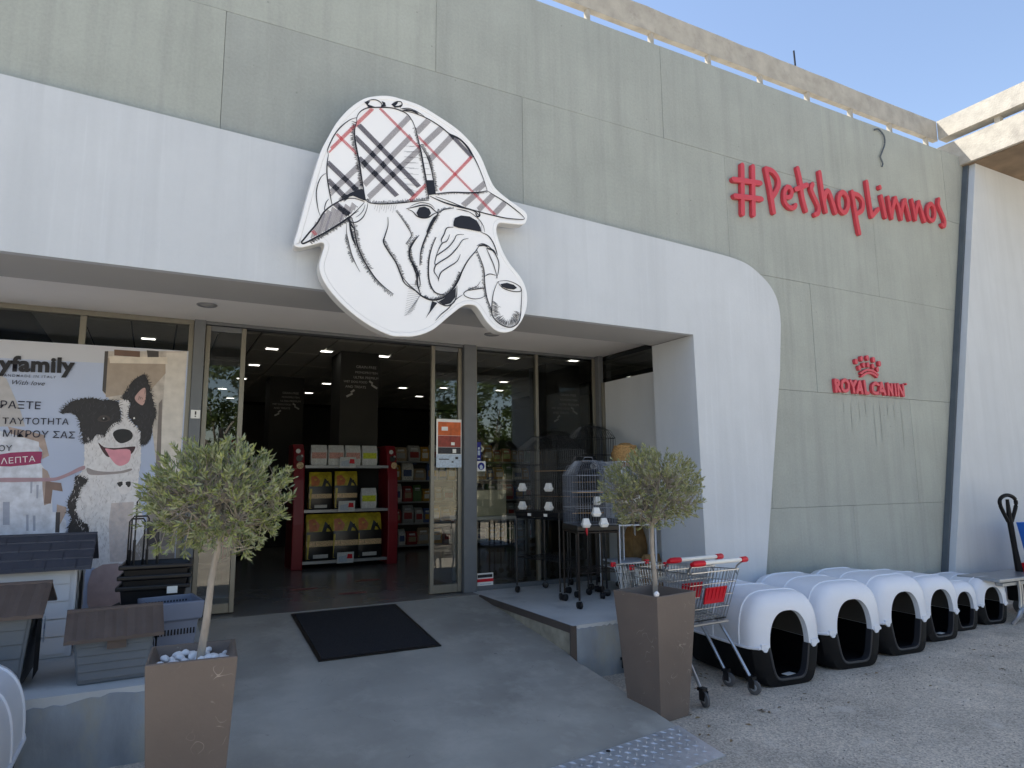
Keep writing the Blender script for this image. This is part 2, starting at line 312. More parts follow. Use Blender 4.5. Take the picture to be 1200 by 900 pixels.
def ground_mat():
    m = bpy.data.materials.new('pale_asphalt'); m.use_nodes = True; n = m.node_tree.nodes; l = m.node_tree.links; b = n['Principled BSDF']; b.inputs['Roughness'].default_value = .9; b.inputs['Specular IOR Level'].default_value = .25
    tc = n.new('ShaderNodeTexCoord')
    def nz(s, d=6, ro=.6):
        z = n.new('ShaderNodeTexNoise'); z.inputs['Scale'].default_value = s; z.inputs['Detail'].default_value = d; z.inputs['Roughness'].default_value = ro; l.new(tc.outputs['Object'], z.inputs[0]); return z.outputs['Fac']
    def rp(f, a, b2, ca, cb):
        r = n.new('ShaderNodeValToRGB'); r.color_ramp.elements[0].position = a; r.color_ramp.elements[1].position = b2; r.color_ramp.elements[0].color = (*ca, 1); r.color_ramp.elements[1].color = (*cb, 1); l.new(f, r.inputs[0]); return r.outputs[0]
    def mx(f, a, b2, t='MIX'):
        x = n.new('ShaderNodeMixRGB'); x.blend_type = t
        if hasattr(f, 'links'): l.new(f, x.inputs[0])
        else: x.inputs[0].default_value = f
        for i, v in ((1, a), (2, b2)):
            if hasattr(v, 'links'): l.new(v, x.inputs[i])
            else: x.inputs[i].default_value = (*v, 1)
        return x.outputs[0]
    c = rp(nz(1.4), .3, .7, srgb(176, 167, 154), srgb(212, 200, 184))
    v = n.new('ShaderNodeTexVoronoi'); v.inputs['Scale'].default_value = 95; l.new(tc.outputs['Object'], v.inputs['Vector'])
    gr = n.new('ShaderNodeSeparateColor'); l.new(v.outputs['Color'], gr.inputs[0])
    c = mx(.75, c, rp(gr.outputs[0], 0, 1, (.55, .55, .56), (1.35, 1.33, 1.28)), 'MULTIPLY')
    c = mx(rp(nz(4.5, 8), .58, .72, (0, 0, 0), (.7, .7, .7)), c, srgb(216, 208, 196)); c = mx(rp(nz(.8, 5), .58, .7, (0, 0, 0), (.55, .55, .55)), c, srgb(140, 136, 130))
    l.new(c, b.inputs['Base Color']); bu = n.new('ShaderNodeBump'); bu.inputs['Strength'].default_value = .7; bu.inputs['Distance'].default_value = .008
    l.new(v.outputs['Distance'], bu.inputs['Height']); l.new(bu.outputs[0], b.inputs['Normal']); return m
M_ground = ground_mat()
M_ramp = mat('trowelled_ramp_concrete', srgb(158, 155, 147), .6, var=.2, scale=1.6, bump=.1, bscale=25, spec=.35, dirt=(3.4, .5, .78, srgb(182, 178, 169)), scratch=srgb(122, 121, 118))
M_plat = mat('platform_screed', srgb(196, 197, 195), .7, var=.1, scale=2.5, bump=.1, bscale=25, dirt=(2.2, .55, .75, srgb(150, 152, 152)))
M_rough = mat('rough_broken_concrete', srgb(150, 146, 132), .95, var=.25, scale=9, bump=.8, bscale=30)
M_floor = mat('polished_shop_floor', srgb(124, 122, 118), .22, var=.1, scale=3, spec=.5)
SIGN_OUTLINE=[(879,3718),(938,3966),(989,4100),(1054,4241),(1146,4376),(1252,4481),(1359,4533),(1453,4558),(1543,4559),(1696,4547),(1850,4497),(2014,4428),(2127,4350),(2227,4240),(2304,4080),(2359,3993),(2462,3926),(2582,3868),(2643,3835),(2661,3797),(2646,3745),(2610,3718),(2515,3706),(2410,3697),(2377,3668),(2372,3605),(2418,3476),(2486,3368),(2591,3259),(2643,3157),(2648,3027),(2600,2899),(2520,2807),(2428,2777),(2352,2791),(2276,2853),(2202,2949),(2150,2973),(2067,2953),(1947,2853),(1819,2739),(1683,2679),(1571,2665),(1484,2666),(1331,2724),(1185,2814),(1060,2925),(984,3030),(958,3121),(976,3218),(989,3276),(970,3295),(917,3273),(841,3240),(798,3236),(780,3261),(797,3339),(820,3444)]
SIGN_STROKES=[[7.2,[(997,3968),(990,4000),(1002,4047),(1036,4133),(1086,4213),(1148,4280),(1196,4310)],None],[8.6,[(997,3968),(989,3900),(991,3813),(1004,3728),(1024,3634),(1036,3582)],None],[8.6,[(1196,4275),(1201,4322),(1227,4369),(1275,4408),(1341,4431),(1453,4458),(1533,4458),(1591,4441),(1633,4398),(1663,4334),(1687,4257)],None],[11.5,[(1196,4275),(1184,4204),(1189,4126),(1207,4039),(1226,3953),(1244,3845),(1263,3748),(1280,3673)],(1,5,1.3,-1)],[8.6,[(1280,3673),(1313,3659),(1400,3667),(1533,3699),(1647,3732),(1781,3770)],(1,4,1.5,1)],[7.2,[(1258,4451),(1307,4484),(1351,4492),(1385,4475),(1385,4452)],None],[7.2,[(1469,4492),(1498,4518),(1538,4531),(1550,4508),(1533,4479)],None],[5.8,[(1533,4468),(1602,4492),(1685,4484)],None],[11.5,[(1556,4462),(1626,4480),(1685,4466)],None],[5.8,[(1544,4471),(1614,4483),(1697,4475),(1756,4442)],None],[10.1,[(1545,4459),(1638,4465),(1756,4448),(1866,4409),(1952,4363),(2052,4332),(2115,4286),(2159,4222),(2204,4146),(2255,4033),(2283,3953)],None],[15.8,[(1939,4366),(2026,4345),(2089,4304),(2146,4231)],None],[10.8,[(1270,3660),(1195,3670),(1122,3651),(1051,3601),(981,3529),(934,3435),(886,3363),(844,3298),(830,3275),(850,3270),(947,3341),(1066,3431),(1147,3505),(1218,3584),(1270,3654)],None],[11.5,[(879,3288),(986,3369),(1076,3443),(1167,3530)],(1,4,1.2,-1)],[6.5,[(983,3822),(948,3782),(925,3712),(920,3636),(935,3542),(952,3491)],None],[5.8,[(1009,3631),(989,3595),(981,3550),(986,3530)],None],[7.2,[(1297,3654),(1287,3597),(1262,3537),(1220,3494),(1179,3483),(1162,3508),(1188,3545),(1229,3580)],None],[4.3,[(1276,3639),(1266,3598),(1240,3555),(1209,3527)],None],[11.5,[(1663,4346),(1687,4245),(1712,4144),(1737,4019),(1755,3929),(1768,3838),(1780,3782)],(1,4,1.5,-1)],[8.6,[(1699,4212),(1759,4131),(1796,4032),(1815,3941),(1827,3849)],(1,5,1.3,1)],[6.5,[(1743,4021),(1778,4028)],None],[6.5,[(1736,4066),(1772,4074)],None],[6.5,[(1724,4111),(1760,4119)],None],[6.5,[(1718,4157),(1741,4157)],None],[8.6,[(1743,3973),(1796,3985)],None],[9.4,[(1828,3832),(1966,3872),(2127,3901),(2229,3927),(2283,3950)],(1,2.5,1.4,-1)],[8.6,[(2283,3950),(2358,3919),(2464,3877),(2584,3813),(2631,3777)],None],[9.4,[(1834,3810),(1954,3792),(2077,3767),(2229,3753),(2331,3748),(2463,3745),(2610,3761),(2631,3777)],None],[13.0,[(1786,3804),(1906,3776),(2028,3764),(2153,3757),(2209,3726)],None],[13.0,[(2210,3762),(2216,3727),(2197,3711),(2178,3738)],None],[10.1,[(1596,3665),(1647,3686),(1728,3719),(1787,3719),(1829,3691),(1861,3677)],None],[9.4,[(1608,3662),(1648,3652),(1683,3622),(1729,3615),(1776,3629),(1823,3667),(1856,3685)],None],[5.0,[(1624,3688),(1705,3734),(1787,3738),(1829,3709)],None],[6.5,[(1870,3679),(1894,3709),(1930,3726),(1991,3744)],(1,2.5,1.6,1)],[5.8,[(2010,3740),(2065,3741),(2127,3735)],None],[5.8,[(2053,3745),(2127,3735),(2203,3694),(2247,3642),(2260,3590)],None],[10.1,[(1856,3714),(1847,3654),(1806,3577),(1771,3501),(1737,3415),(1715,3332),(1710,3230)],(1,3,1.4,1)],[10.1,[(1842,3479),(1807,3392),(1785,3297),(1780,3194),(1792,3106),(1828,3042),(1875,3026),(1910,3032)],(1,2.5,1.5,-1)],[10.1,[(1702,3473),(1657,3403),(1627,3330),(1636,3264),(1670,3213),(1700,3161),(1714,3084),(1701,3049)],(0.5,4,1.2,1)],[13.0,[(1641,3253),(1665,3201),(1686,3148),(1695,3070),(1718,3006)],None],[8.6,[(1986,3585),(1931,3569),(1907,3513),(1884,3462),(1896,3435)],None],[7.9,[(1956,3521),(1932,3464),(1890,3434),(1861,3378),(1843,3329)],None],[7.9,[(2078,3541),(2016,3525),(1992,3480),(1944,3414),(1861,3343),(1843,3323),(1832,3259),(1864,3275)],None],[8.6,[(2115,3512),(2066,3492),(2023,3426),(1956,3346),(1873,3282),(1838,3248),(1827,3201),(1856,3159),(1865,3127)],None],[7.9,[(2047,3372),(2017,3309),(1945,3252),(1886,3203),(1865,3149),(1865,3127)],None],[13.0,[(1564,3131),(1621,3072),(1678,3029),(1724,2996),(1782,2975),(1840,2976),(1910,3007),(1982,3079),(2030,3160),(2066,3246),(2115,3335),(2177,3415),(2215,3475)],(0.45,4,1.2,1)],[7.9,[(2190,3465),(2241,3491),(2304,3471),(2356,3419),(2387,3351),(2380,3266),(2361,3216)],None],[9.4,[(2228,3584),(2292,3565),(2337,3512),(2366,3444),(2375,3410)],None],[15.8,[(2279,3457),(2330,3451),(2362,3420)],None],[14.4,[(2203,3464),(2253,3480),(2291,3466)],None],[6.5,[(2221,3174),(2189,3129),(2127,3097),(2078,3062),(2091,3035),(2152,3023),(2214,3033),(2271,3063)],None],[7.2,[(2115,3084),(2202,3110),(2265,3125)],(1,4,1.6,1)],[7.2,[(2066,3044),(2006,2996),(1946,2921),(1888,2869),(1841,2814)],None],[8.6,[(2018,3112),(2015,3032),(1988,2971),(1934,2940),(1875,2952),(1846,2971)],None],[7.9,[(2190,3429),(2221,3363),(2253,3272),(2259,3167),(2277,3052),(2308,2973),(2327,2905)],(1,4,1.5,-1)],[7.9,[(2272,3460),(2310,3388),(2342,3321),(2374,3218)],None],[7.2,[(2259,3220),(2303,3246),(2361,3242)],None],[8.6,[(2380,3195),(2360,3157),(2334,3082),(2321,2975),(2327,2905),(2378,2852),(2455,2825),(2520,2837),(2573,2896),(2590,3018),(2596,3139),(2583,3179)],(0.55,11,1.5,1)],[7.2,[(2380,3195),(2458,3211),(2537,3197),(2587,3168),(2583,3137),(2510,3128),(2431,3142),(2393,3167),(2380,3195)],None],[4.3,[(2390,2848),(2395,2880)],None],[4.3,[(2406,2846),(2410,2879)],None],[4.3,[(2421,2844),(2425,2877)],None],[4.3,[(2437,2842),(2441,2876)],None],[4.3,[(2452,2840),(2456,2875)],None],[4.3,[(2468,2838),(2472,2874)],None],[4.3,[(2483,2843),(2488,2878)],None],[4.3,[(2499,2848),(2503,2883)],None],[4.3,[(2515,2853),(2519,2887)],None],[4.3,[(2531,2858),(2535,2892)],None],[4.3,[(2546,2864),(2551,2896)],None],[3.6,[(1591,2826),(1674,2885)],None],[3.6,[(1594,2845),(1679,2900)],None],[3.6,[(1596,2864),(1683,2914)],None],[3.6,[(1599,2883),(1687,2929)],None],[3.6,[(1601,2902),(1692,2944)],None],[3.6,[(1604,2921),(1696,2959)],None],[3.6,[(1606,2940),(1701,2974)],None],[3.6,[(1609,2959),(1705,2989)],None],[3.6,[(1611,2978),(1709,3004)],None],[3.6,[(1614,2997),(1714,3019)],None],[3.6,[(1616,3016),(1718,3034)],None],[3.6,[(1619,3035),(1723,3049)],None],[3.6,[(1622,3054),(1727,3065)],None],[3.6,[(1624,3073),(1731,3080)],None],[4.3,[(2065,3681),(2115,3583)],None],[4.3,[(2085,3681),(2130,3583)],None],[4.3,[(2105,3681),(2145,3583)],None],[4.3,[(2125,3682),(2160,3584)],None],[4.3,[(2145,3682),(2175,3584)],None],[4.3,[(2165,3682),(2190,3584)],None],[4.3,[(2185,3682),(2205,3584)],None],[4.3,[(2206,3682),(2221,3584)],None],[4.3,[(2226,3682),(2236,3585)],None],[5.8,[(1142,3471),(1144,3396),(1162,3323),(1185,3240),(1218,3169),(1250,3115)],(0.5,4,1.3,-1)],[9.4,[(1178,3521),(1195,3470),(1207,3395),(1230,3301),(1269,3220),(1313,3151),(1368,3082),(1434,3026),(1506,2980)],(1,4.5,1.6,-1)],[5.8,[(1195,3470),(1207,3395),(1230,3301),(1269,3220),(1324,3141)],(1,4.5,1.6,1)],[15.8,[(1163,3475),(1175,3423),(1192,3360),(1214,3310)],None],[14.4,[(1146,3516),(1168,3476),(1195,3437)],None],[10.1,[(1452,3571),(1453,3504),(1432,3422),(1422,3370),(1462,3304),(1518,3230),(1559,3141),(1588,3079),(1644,3042),(1696,3020)],(0.45,4.5,1.5,1)],[5.0,[(1512,3633),(1569,3569),(1615,3509),(1639,3462),(1617,3419),(1594,3387)],(1,3,1.3,1)],[10.1,[(1690,3459),(1640,3388),(1623,3329),(1636,3264),(1682,3203),(1694,3149),(1689,3070)],(1,3,1.3,-1)],[3.6,[(1597,2827),(1647,2849)],None],[3.6,[(1604,2837),(1654,2865)],None],[3.6,[(1612,2848),(1662,2881)],None],[3.6,[(1620,2859),(1670,2897)],None],[3.6,[(1627,2870),(1677,2914)],None],[3.6,[(1635,2880),(1685,2930)],None],[3.6,[(1643,2891),(1693,2947)],None],[3.6,[(1651,2902),(1701,2963)],None],[3.6,[(1658,2913),(1709,2980)],None],[3.6,[(1666,2924),(1716,2996)],None],[3.6,[(1674,2934),(1724,3013)],None],[3.6,[(1682,2945),(1732,3029)],None],[3.6,[(1357,3652),(1347,3613)],None],[3.6,[(1374,3655),(1364,3603)],None],[3.6,[(1392,3659),(1382,3593)],None],[3.6,[(1409,3662),(1399,3623)],None],[3.6,[(1427,3665),(1417,3613)],None],[3.6,[(1444,3669),(1434,3603)],None],[3.6,[(1462,3672),(1452,3633)],None],[3.6,[(1480,3675),(1470,3623)],None],[3.6,[(1498,3679),(1488,3612)],None],[3.6,[(1516,3682),(1505,3643)],None],[4.3,[(1612,4174),(1688,4198)],None],[4.3,[(1590,4124),(1688,4150)],None],[4.3,[(1613,4085),(1689,4103)],None],[4.3,[(1591,4035),(1689,4056)],None],[4.3,[(1615,3996),(1690,4009)],None],[4.3,[(1592,3947),(1691,3962)],None],[4.3,[(1616,3908),(1691,3916)],None],[4.3,[(1593,3859),(1692,3869)],None],[4.3,[(1617,3820),(1692,3822)],None],[4.3,[(1572,4170),(1664,4190)],None],[4.3,[(1572,4126),(1653,4142)],None],[4.3,[(1573,4082),(1642,4095)],None],[4.3,[(1574,4037),(1666,4056)],None],[4.3,[(1574,3993),(1655,4008)],None],[4.3,[(1575,3949),(1644,3962)],None],[4.3,[(1576,3905),(1668,3922)],None],[4.3,[(1576,3862),(1657,3876)],None],[4.3,[(1577,3818),(1646,3829)],None]]
SIGN_FILLS=[[(1252,4451),(1296,4469),(1280,4438),(1324,4433),(1347,4432),(1286,4415)],[(1385,4493),(1413,4489),(1421,4459),(1380,4445),(1396,4473)],[(1462,4487),(1520,4530),(1509,4503),(1492,4481),(1521,4491),(1547,4510),(1542,4487),(1493,4467)],[(1755,3929),(1818,3942),(1836,3830),(1777,3810)],[(1677,3646),(1699,3694),(1740,3710),(1781,3700),(1797,3666),(1776,3632),(1729,3615),(1692,3620)],[(1986,3626),(1998,3663),(2053,3694),(2127,3699),(2190,3674),(2222,3625),(2231,3588),(2178,3588),(2103,3589),(2028,3586),(1986,3594)],[(2009,3097),(2006,3019),(1964,2963),(1911,2944),(1861,2962),(1910,2996),(1970,3055)],[(1811,2964),(1854,2953),(1758,2820),(1792,2883)],[(2399,3174),(2458,3193),(2523,3184),(2552,3162),(2523,3144),(2457,3143),(2412,3154)],[(1241,3754),(1262,3753),(1281,3668),(1248,3672),(1184,3688),(1142,3668),(1091,3639),(1162,3705)],[(1817,3637),(1847,3665),(1806,3577),(1766,3489),(1760,3511),(1788,3585)]]
SIGN_PANELS={'p1':[(1196,4275),(1227,4369),(1275,4405),(1341,4429),(1453,4456),(1533,4456),(1591,4438),(1633,4392),(1663,4328),(1675,4278),(1712,4144),(1743,3973),(1772,3778),(1647,3732),(1533,3699),(1400,3667),(1313,3659),(1280,3673),(1244,3845),(1207,4039),(1184,4204)],'p2':[(997,3968),(1036,4133),(1148,4280),(1196,4304),(1184,4193),(1207,4039),(1244,3845),(1275,3672),(1184,3671),(1051,3601),(1024,3634),(991,3813)],'p3':[(1650,4439),(1756,4442),(1866,4409),(1952,4363),(2052,4332),(2115,4286),(2159,4222),(2255,4033),(2281,3952),(2127,3907),(1833,3841),(1796,4032),(1711,4203),(1675,4313)],'p4':[(1845,3835),(2127,3901),(2281,3947),(2464,3877),(2631,3784),(2463,3757),(2229,3757),(1954,3798)],'p5':[(1051,3601),(1185,3666),(1265,3659),(1136,3514),(1066,3436),(840,3276),(877,3361),(943,3468)]}
SIGN_BANDS=[['p1','d',36,(1213,4257),(1697,3864)],['p1','d',36,(1183,4158),(1658,3781)],['p1','d',36,(1219,3997),(1521,3754)],['p1','g',36,(1620,4437),(1242,3929)],['p1','g',36,(1628,4266),(1267,3793)],['p1','g',36,(1723,4206),(1301,3699)],['p1','r',20,(1374,4432),(1712,4173)],['p1','r',24,(1319,4417),(1186,4244)],['p1','r',24,(1762,3901),(1624,3734)],['p2','r',22,(1186,4244),(990,3984)],['p2','r',20,(1051,4143),(1208,4022)],['p2','d',36,(988,3911),(1269,3693)],['p2','d',36,(996,3776),(1143,3652)],['p2','g',36,(1221,3929),(1008,3664)],['p2','g',36,(1245,3811),(1091,3626)],['p3','r',18,(1681,4279),(2184,3890)],['p4','r',22,(2165,3905),(2364,3748)],['p3','r',22,(2146,4213),(1869,3870)],['p3','g',40,(1786,4456),(1675,4313)],['p3','g',40,(1896,4417),(1735,4226)],['p3','g',40,(1983,4365),(1772,4092)],['p3','g',40,(2294,4041),(2140,3882)],['p4','g',40,(2203,3919),(2065,3777)],['p4','g',40,(2345,3935),(2203,3767)],['p4','g',40,(2450,3881),(2344,3756)],['p3','d',32,(1952,4369),(2153,4208)],['p5','d',40,(1051,3607),(1178,3521)],['p5','g',46,(909,3287),(966,3526)],['p5','g',46,(955,3320),(1012,3545)],['p5','g',46,(1003,3354),(1059,3565)],['p5','g',46,(1051,3387),(1106,3585)],['p5','g',46,(1099,3421),(1153,3605)],['p5','g',46,(1148,3456),(1201,3625)],['p5','r',24,(901,3371),(942,3330)]]
LETTERS=[['hash',58,[[(5496,4983),(5459,4423)],[(5659,5002),(5622,4442)],[(5348,4789),(5535,4810),(5757,4831)],[(5355,4601),(5550,4624),(5757,4645)]]],['capital_p',58,[[(5863,5023),(5905,4826),(5929,4655),(5945,4530)],[(5867,5024),(5969,5016),(6046,4950),(6048,4867),(5995,4774),(5921,4689)]]],['letter_e',52,[[(6153,4746),(6228,4763),(6262,4827),(6239,4876),(6190,4878)],[(6185,4873),(6142,4803),(6135,4695),(6192,4640),(6273,4640),(6310,4681)]]],['letter_t',58,[[(6392,5142),(6424,4993),(6439,4802),(6482,4651)],[(6333,4875),(6434,4926),(6527,4968)]]],['letter_s',58,[[(6629,4996),(6601,4931),(6647,4842),(6705,4743),(6693,4662),(6641,4628)]]],['letter_h',58,[[(6773,5175),(6786,5006),(6810,4825),(6832,4706)],[(6815,4826),(6848,4931),(6902,4970),(6950,4889),(7006,4723)]]],['letter_o',58,[[(7151,5003),(7087,4921),(7087,4796),(7166,4748),(7245,4838),(7257,4936),(7214,4997),(7151,5003)]]],['letter_p',58,[[(7350,5047),(7374,4863),(7398,4676),(7423,4535)],[(7361,5029),(7470,5025),(7541,4958),(7514,4850),(7431,4793),(7393,4787)]]],['capital_l',58,[[(7650,5238),(7669,5009),(7693,4800)],[(7693,4800),(7766,4861),(7832,4916)]]],['letter_i',58,[[(7922,5101),(7949,4971),(7971,4843)],[(7907,5222),(7908,5217)]]],['letter_m',54,[[(8063,5115),(8079,4969),(8103,4854)],[(8101,4880),(8166,5052),(8215,5139)],[(8205,5137),(8261,5030),(8297,4876)],[(8294,4902),(8355,5075),(8414,5147)],[(8403,5145),(8439,5036),(8476,4901)]]],['letter_n',54,[[(8567,5176),(8590,5051),(8607,4924)],[(8607,4952),(8663,5106),(8718,5182)],[(8711,5181),(8755,5068),(8804,4936)]]],['letter_o',54,[[(8980,5210),(8899,5122),(8894,5011),(8977,4970),(9050,5053),(9053,5165),(8980,5210)]]],['letter_s',54,[[(9183,5310),(9163,5228),(9230,5114),(9272,5022),(9247,4941),(9199,4953)]]]]
ROYAL=[['letter_r',38,[[(6767,2689),(6771,2563)],[(6767,2685),(6815,2680),(6821,2648),(6774,2619)],[(6786,2620),(6829,2568)]]],['letter_o',38,[[(6940,2700),(6887,2668),(6877,2602),(6925,2572),(6984,2600),(6992,2666),(6940,2700)]]],['letter_y',38,[[(7034,2697),(7070,2637),(7081,2568)],[(7126,2699),(7073,2636)]]],['letter_a',38,[[(7194,2695),(7135,2568)],[(7198,2695),(7224,2567)],[(7152,2605),(7219,2604)]]],['letter_l',38,[[(7283,2704),(7292,2575)],[(7289,2570),(7341,2569)]]],['letter_c',38,[[(7536,2681),(7485,2697),(7431,2662),(7428,2599),(7488,2575),(7537,2588)]]],['letter_a',38,[[(7596,2702),(7549,2578)],[(7599,2702),(7649,2575)],[(7566,2610),(7637,2610)]]],['letter_n',32,[[(7718,2705),(7719,2573)],[(7721,2705),(7791,2571)],[(7788,2700),(7791,2573)]]],['letter_i',32,[[(7858,2704),(7860,2574)]]],['letter_n',32,[[(7914,2707),(7911,2573)],[(7917,2708),(8003,2573)],[(8011,2704),(8013,2573)]]],['registered_mark',22,[[(8077,2723),(8082,2718)]]],['crown_jewel',52.2,[[(7165,2938),(7166,2925)]]],['crown_jewel',52.2,[[(7267,2980),(7267,2966)]]],['crown_jewel',52.2,[[(7377,2997),(7378,2983)]]],['crown_jewel',52.2,[[(7490,2984),(7491,2970)]]],['crown_jewel',52.2,[[(7594,2945),(7595,2931)]]],['crown_jewel',48.6,[[(7213,2866),(7214,2853)]]],['crown_jewel',48.6,[[(7296,2906),(7297,2892)]]],['crown_jewel',48.6,[[(7378,2914),(7379,2901)]]],['crown_jewel',48.6,[[(7466,2905),(7467,2892)]]],['crown_jewel',48.6,[[(7546,2872),(7546,2859)]]],['crown_band',26,[[(7233,2798),(7313,2835),(7393,2849),(7470,2837),(7548,2801)]]],['crown_band',26,[[(7242,2763),(7321,2800),(7395,2815),(7466,2803),(7528,2773)]]]]
POSTER=[['balcony',[(-438,2747),(222,2801),(234,2579),(233,928),(152,933),(-36,2100),(-171,2338),(-365,2314),(-427,2386)]],['wallp',[(41,2771),(222,2793),(228,1646),(221,900),(100,907),(44,1647),(40,1949)]],['balc2',[(-415,2688),(38,2692),(45,2582),(-69,2420),(-405,2342)]],['balc3',[(-403,2705),(50,2732),(54,2669),(-393,2645)]],['dark',[(-438,2747),(-412,2750),(-407,2372),(-434,2400)]],['doorp',[(6,2308),(31,2348),(57,1647),(17,1648)]],['brown',[(-368,2768),(-170,2769),(-167,2715),(-365,2715)]],['dark',[(-117,2782),(-22,2781),(-19,2727),(-107,2720)]],['roofp',[(-1072,2070),(-824,2006),(-776,1836),(-821,1807),(-826,1878),(-866,1934),(-1043,1987)]],['house',[(-1126,2034),(-1056,2014),(-855,1948),(-767,1235),(-700,958),(-1042,980)]],['house2',[(-1162,2489),(-1114,2463),(-1003,2213),(-958,2073),(-1129,2068)]],['house',[(-843,1793),(-751,1652),(-718,1372),(-695,1371),(-618,1299),(-594,951),(-782,963)]],['roofp',[(-816,1737),(-778,1709),(-750,1638),(-747,1442),(-781,1429),(-804,1583)]],['brown2',[(-784,1625),(-676,1610),(-659,1539),(-732,1554),(-735,1442),(-782,1443)]],['roofp',[(-693,1434),(-626,1411),(-623,1369),(-653,1286),(-684,1218)]],['dark2',[(-695,1371),(-665,1370),(-659,1203),(-689,1205)]],['win',[(-897,1357),(-880,1356),(-870,1226),(-887,1227)]],['win',[(-851,1348),(-833,1348),(-824,1224),(-841,1225)]],['win',[(-1058,1463),(-1013,1462),(-999,1279),(-1044,1280)]],['win',[(-891,1653),(-874,1653),(-870,1528),(-882,1528)]],['win',[(-846,1597),(-829,1597),(-826,1486),(-838,1486)]],['furw',[(-535,1988),(-479,2012),(-152,2031),(-108,1822),(-109,1683),(-107,1477),(-55,1293),(-22,907),(-539,940),(-518,1177),(-564,1310),(-602,1442),(-583,1574),(-570,1663),(-535,1707),(-524,1819)]],['furs',[(-304,1435),(-135,1443),(-136,1295),(-104,935),(-282,946),(-312,1257)]],['furb',[(-575,1663),(-512,1646),(-496,1618),(-535,1562),(-548,1485),(-561,1398),(-527,1309),(-466,1252),(-455,1196),(-478,1154),(-583,1180),(-597,1246),(-579,1311),(-611,1377),(-613,1465),(-589,1530),(-580,1596)]],['furb',[(-715,2193),(-700,2239),(-656,2292),(-590,2314),(-514,2327),(-435,2319),(-335,2318),(-292,2279),(-281,2174),(-303,2133),(-350,2091),(-382,2044),(-395,2015),(-454,2019),(-481,1979),(-527,1949),(-553,1983),(-581,2107),(-599,2163),(-640,2198),(-678,2200)]],['furb',[(-276,2338),(-259,2398),(-223,2471),(-185,2521),(-135,2554),(-108,2544),(-77,2468),(-58,2397),(-30,2290),(-15,2207),(-35,2100),(-44,1993),(-88,1943),(-114,1957),(-119,2039),(-160,2108),(-214,2165),(-224,2235),(-213,2306)]],['pinkd',[(-176,2373),(-138,2428),(-107,2436),(-100,2347),(-119,2286),(-162,2308),(-184,2343)]],['furw2',[(-305,2313),(-224,2320),(-224,2235),(-225,2176),(-181,2119),(-125,2050),(-118,1968),(-147,1910),(-197,1886),(-309,1907),(-398,1917),(-450,1962),(-462,1996),(-395,2015),(-369,2067),(-332,2120),(-284,2145),(-278,2209)]],['nose',[(-331,2028),(-308,2060),(-259,2072),(-208,2062),(-180,2026),(-188,1985),(-231,1955),(-271,1948),(-308,1976)]],['mouth',[(-435,1951),(-388,1912),(-309,1905),(-229,1914),(-169,1921),(-153,1915),(-166,1875),(-195,1851),(-305,1844),(-353,1827),(-395,1872)]],['tongue',[(-378,1901),(-318,1890),(-268,1896),(-197,1892),(-184,1840),(-200,1782),(-249,1753),(-290,1764),(-333,1815),(-360,1861)]],['eye',[(-453,2145),(-435,2178),(-396,2187),(-366,2171),(-359,2148),(-393,2130),(-432,2132)]],['eye2',[(-424,2152),(-405,2170),(-385,2165),(-379,2145),(-408,2137)]],['white',[(-413,2163),(-403,2165),(-404,2154),(-412,2153)]],['white',[(-186,2173),(-174,2178),(-171,2164),(-181,2159)]],['collar',[(-503,1736),(-443,1713),(-355,1702),(-256,1707),(-177,1730),(-171,1713),(-235,1690),(-353,1677),(-441,1674),(-490,1685)]],['leash',[(-1096,1653),(-919,1654),(-774,1653),(-710,1658),(-629,1696),(-557,1741),(-519,1752),(-517,1724),(-554,1707),(-645,1658),(-717,1628),(-827,1623),(-1093,1621)]],['tag',[(-266,1604),(-222,1621),(-170,1603),(-176,1535),(-215,1507),(-251,1530)]],['furb',[(-271,1610),(-236,1618),(-230,1592),(-248,1570),(-264,1587)]],['furb',[(-206,1613),(-171,1617),(-169,1586),(-183,1569),(-205,1592)]],['paw',[(-408,884),(-148,909),(-103,707),(-111,322),(-390,352)]],['stone',[(-50,1648),(18,1633),(207,1646),(232,571),(-111,322),(-140,994),(-23,1205)]],['stone2',[(84,1186),(205,1181),(206,1048),(91,1054)]],['stone2',[(81,996),(209,989),(219,681),(100,676)]],['dark2',[(-28,1278),(59,1261),(78,1054),(-15,1059)]],['dark2',[(-384,522),(-192,608),(-124,323),(-372,350)]],['magenta',[(-1111,1842),(-854,1869),(-827,1850),(-830,1790),(-851,1768),(-1103,1747)]]]
POSTER_TEXT=[['myfamily', 'bold', [(-1299, 2522), (-645, 2544)], 0.0], ['HANDMADE IN ITALY', 'n', [(-1156, 2478), (-775, 2484)], 0], ['With love', 'i', [(-1071, 2416), (-848, 2418)], 0], ['ΡΑΞΤΕ', 'm', [(-1135, 2218), (-863, 2219)], 0], ['Ν ΤΑΥΤΟΤΗΤΑ', 'm', [(-1186, 2087), (-657, 2096)], 0], ['ΜΙΚΡΟΥ ΣΑΣ', 'm', [(-1099, 1986), (-606, 1982)], 0], ['ΟΥ', 'm', [(-1118, 1868), (-1028, 1872)], 0], ['ΛΕΠΤΑ', 'w', [(-1093, 1764), (-866, 1786)], 0]]
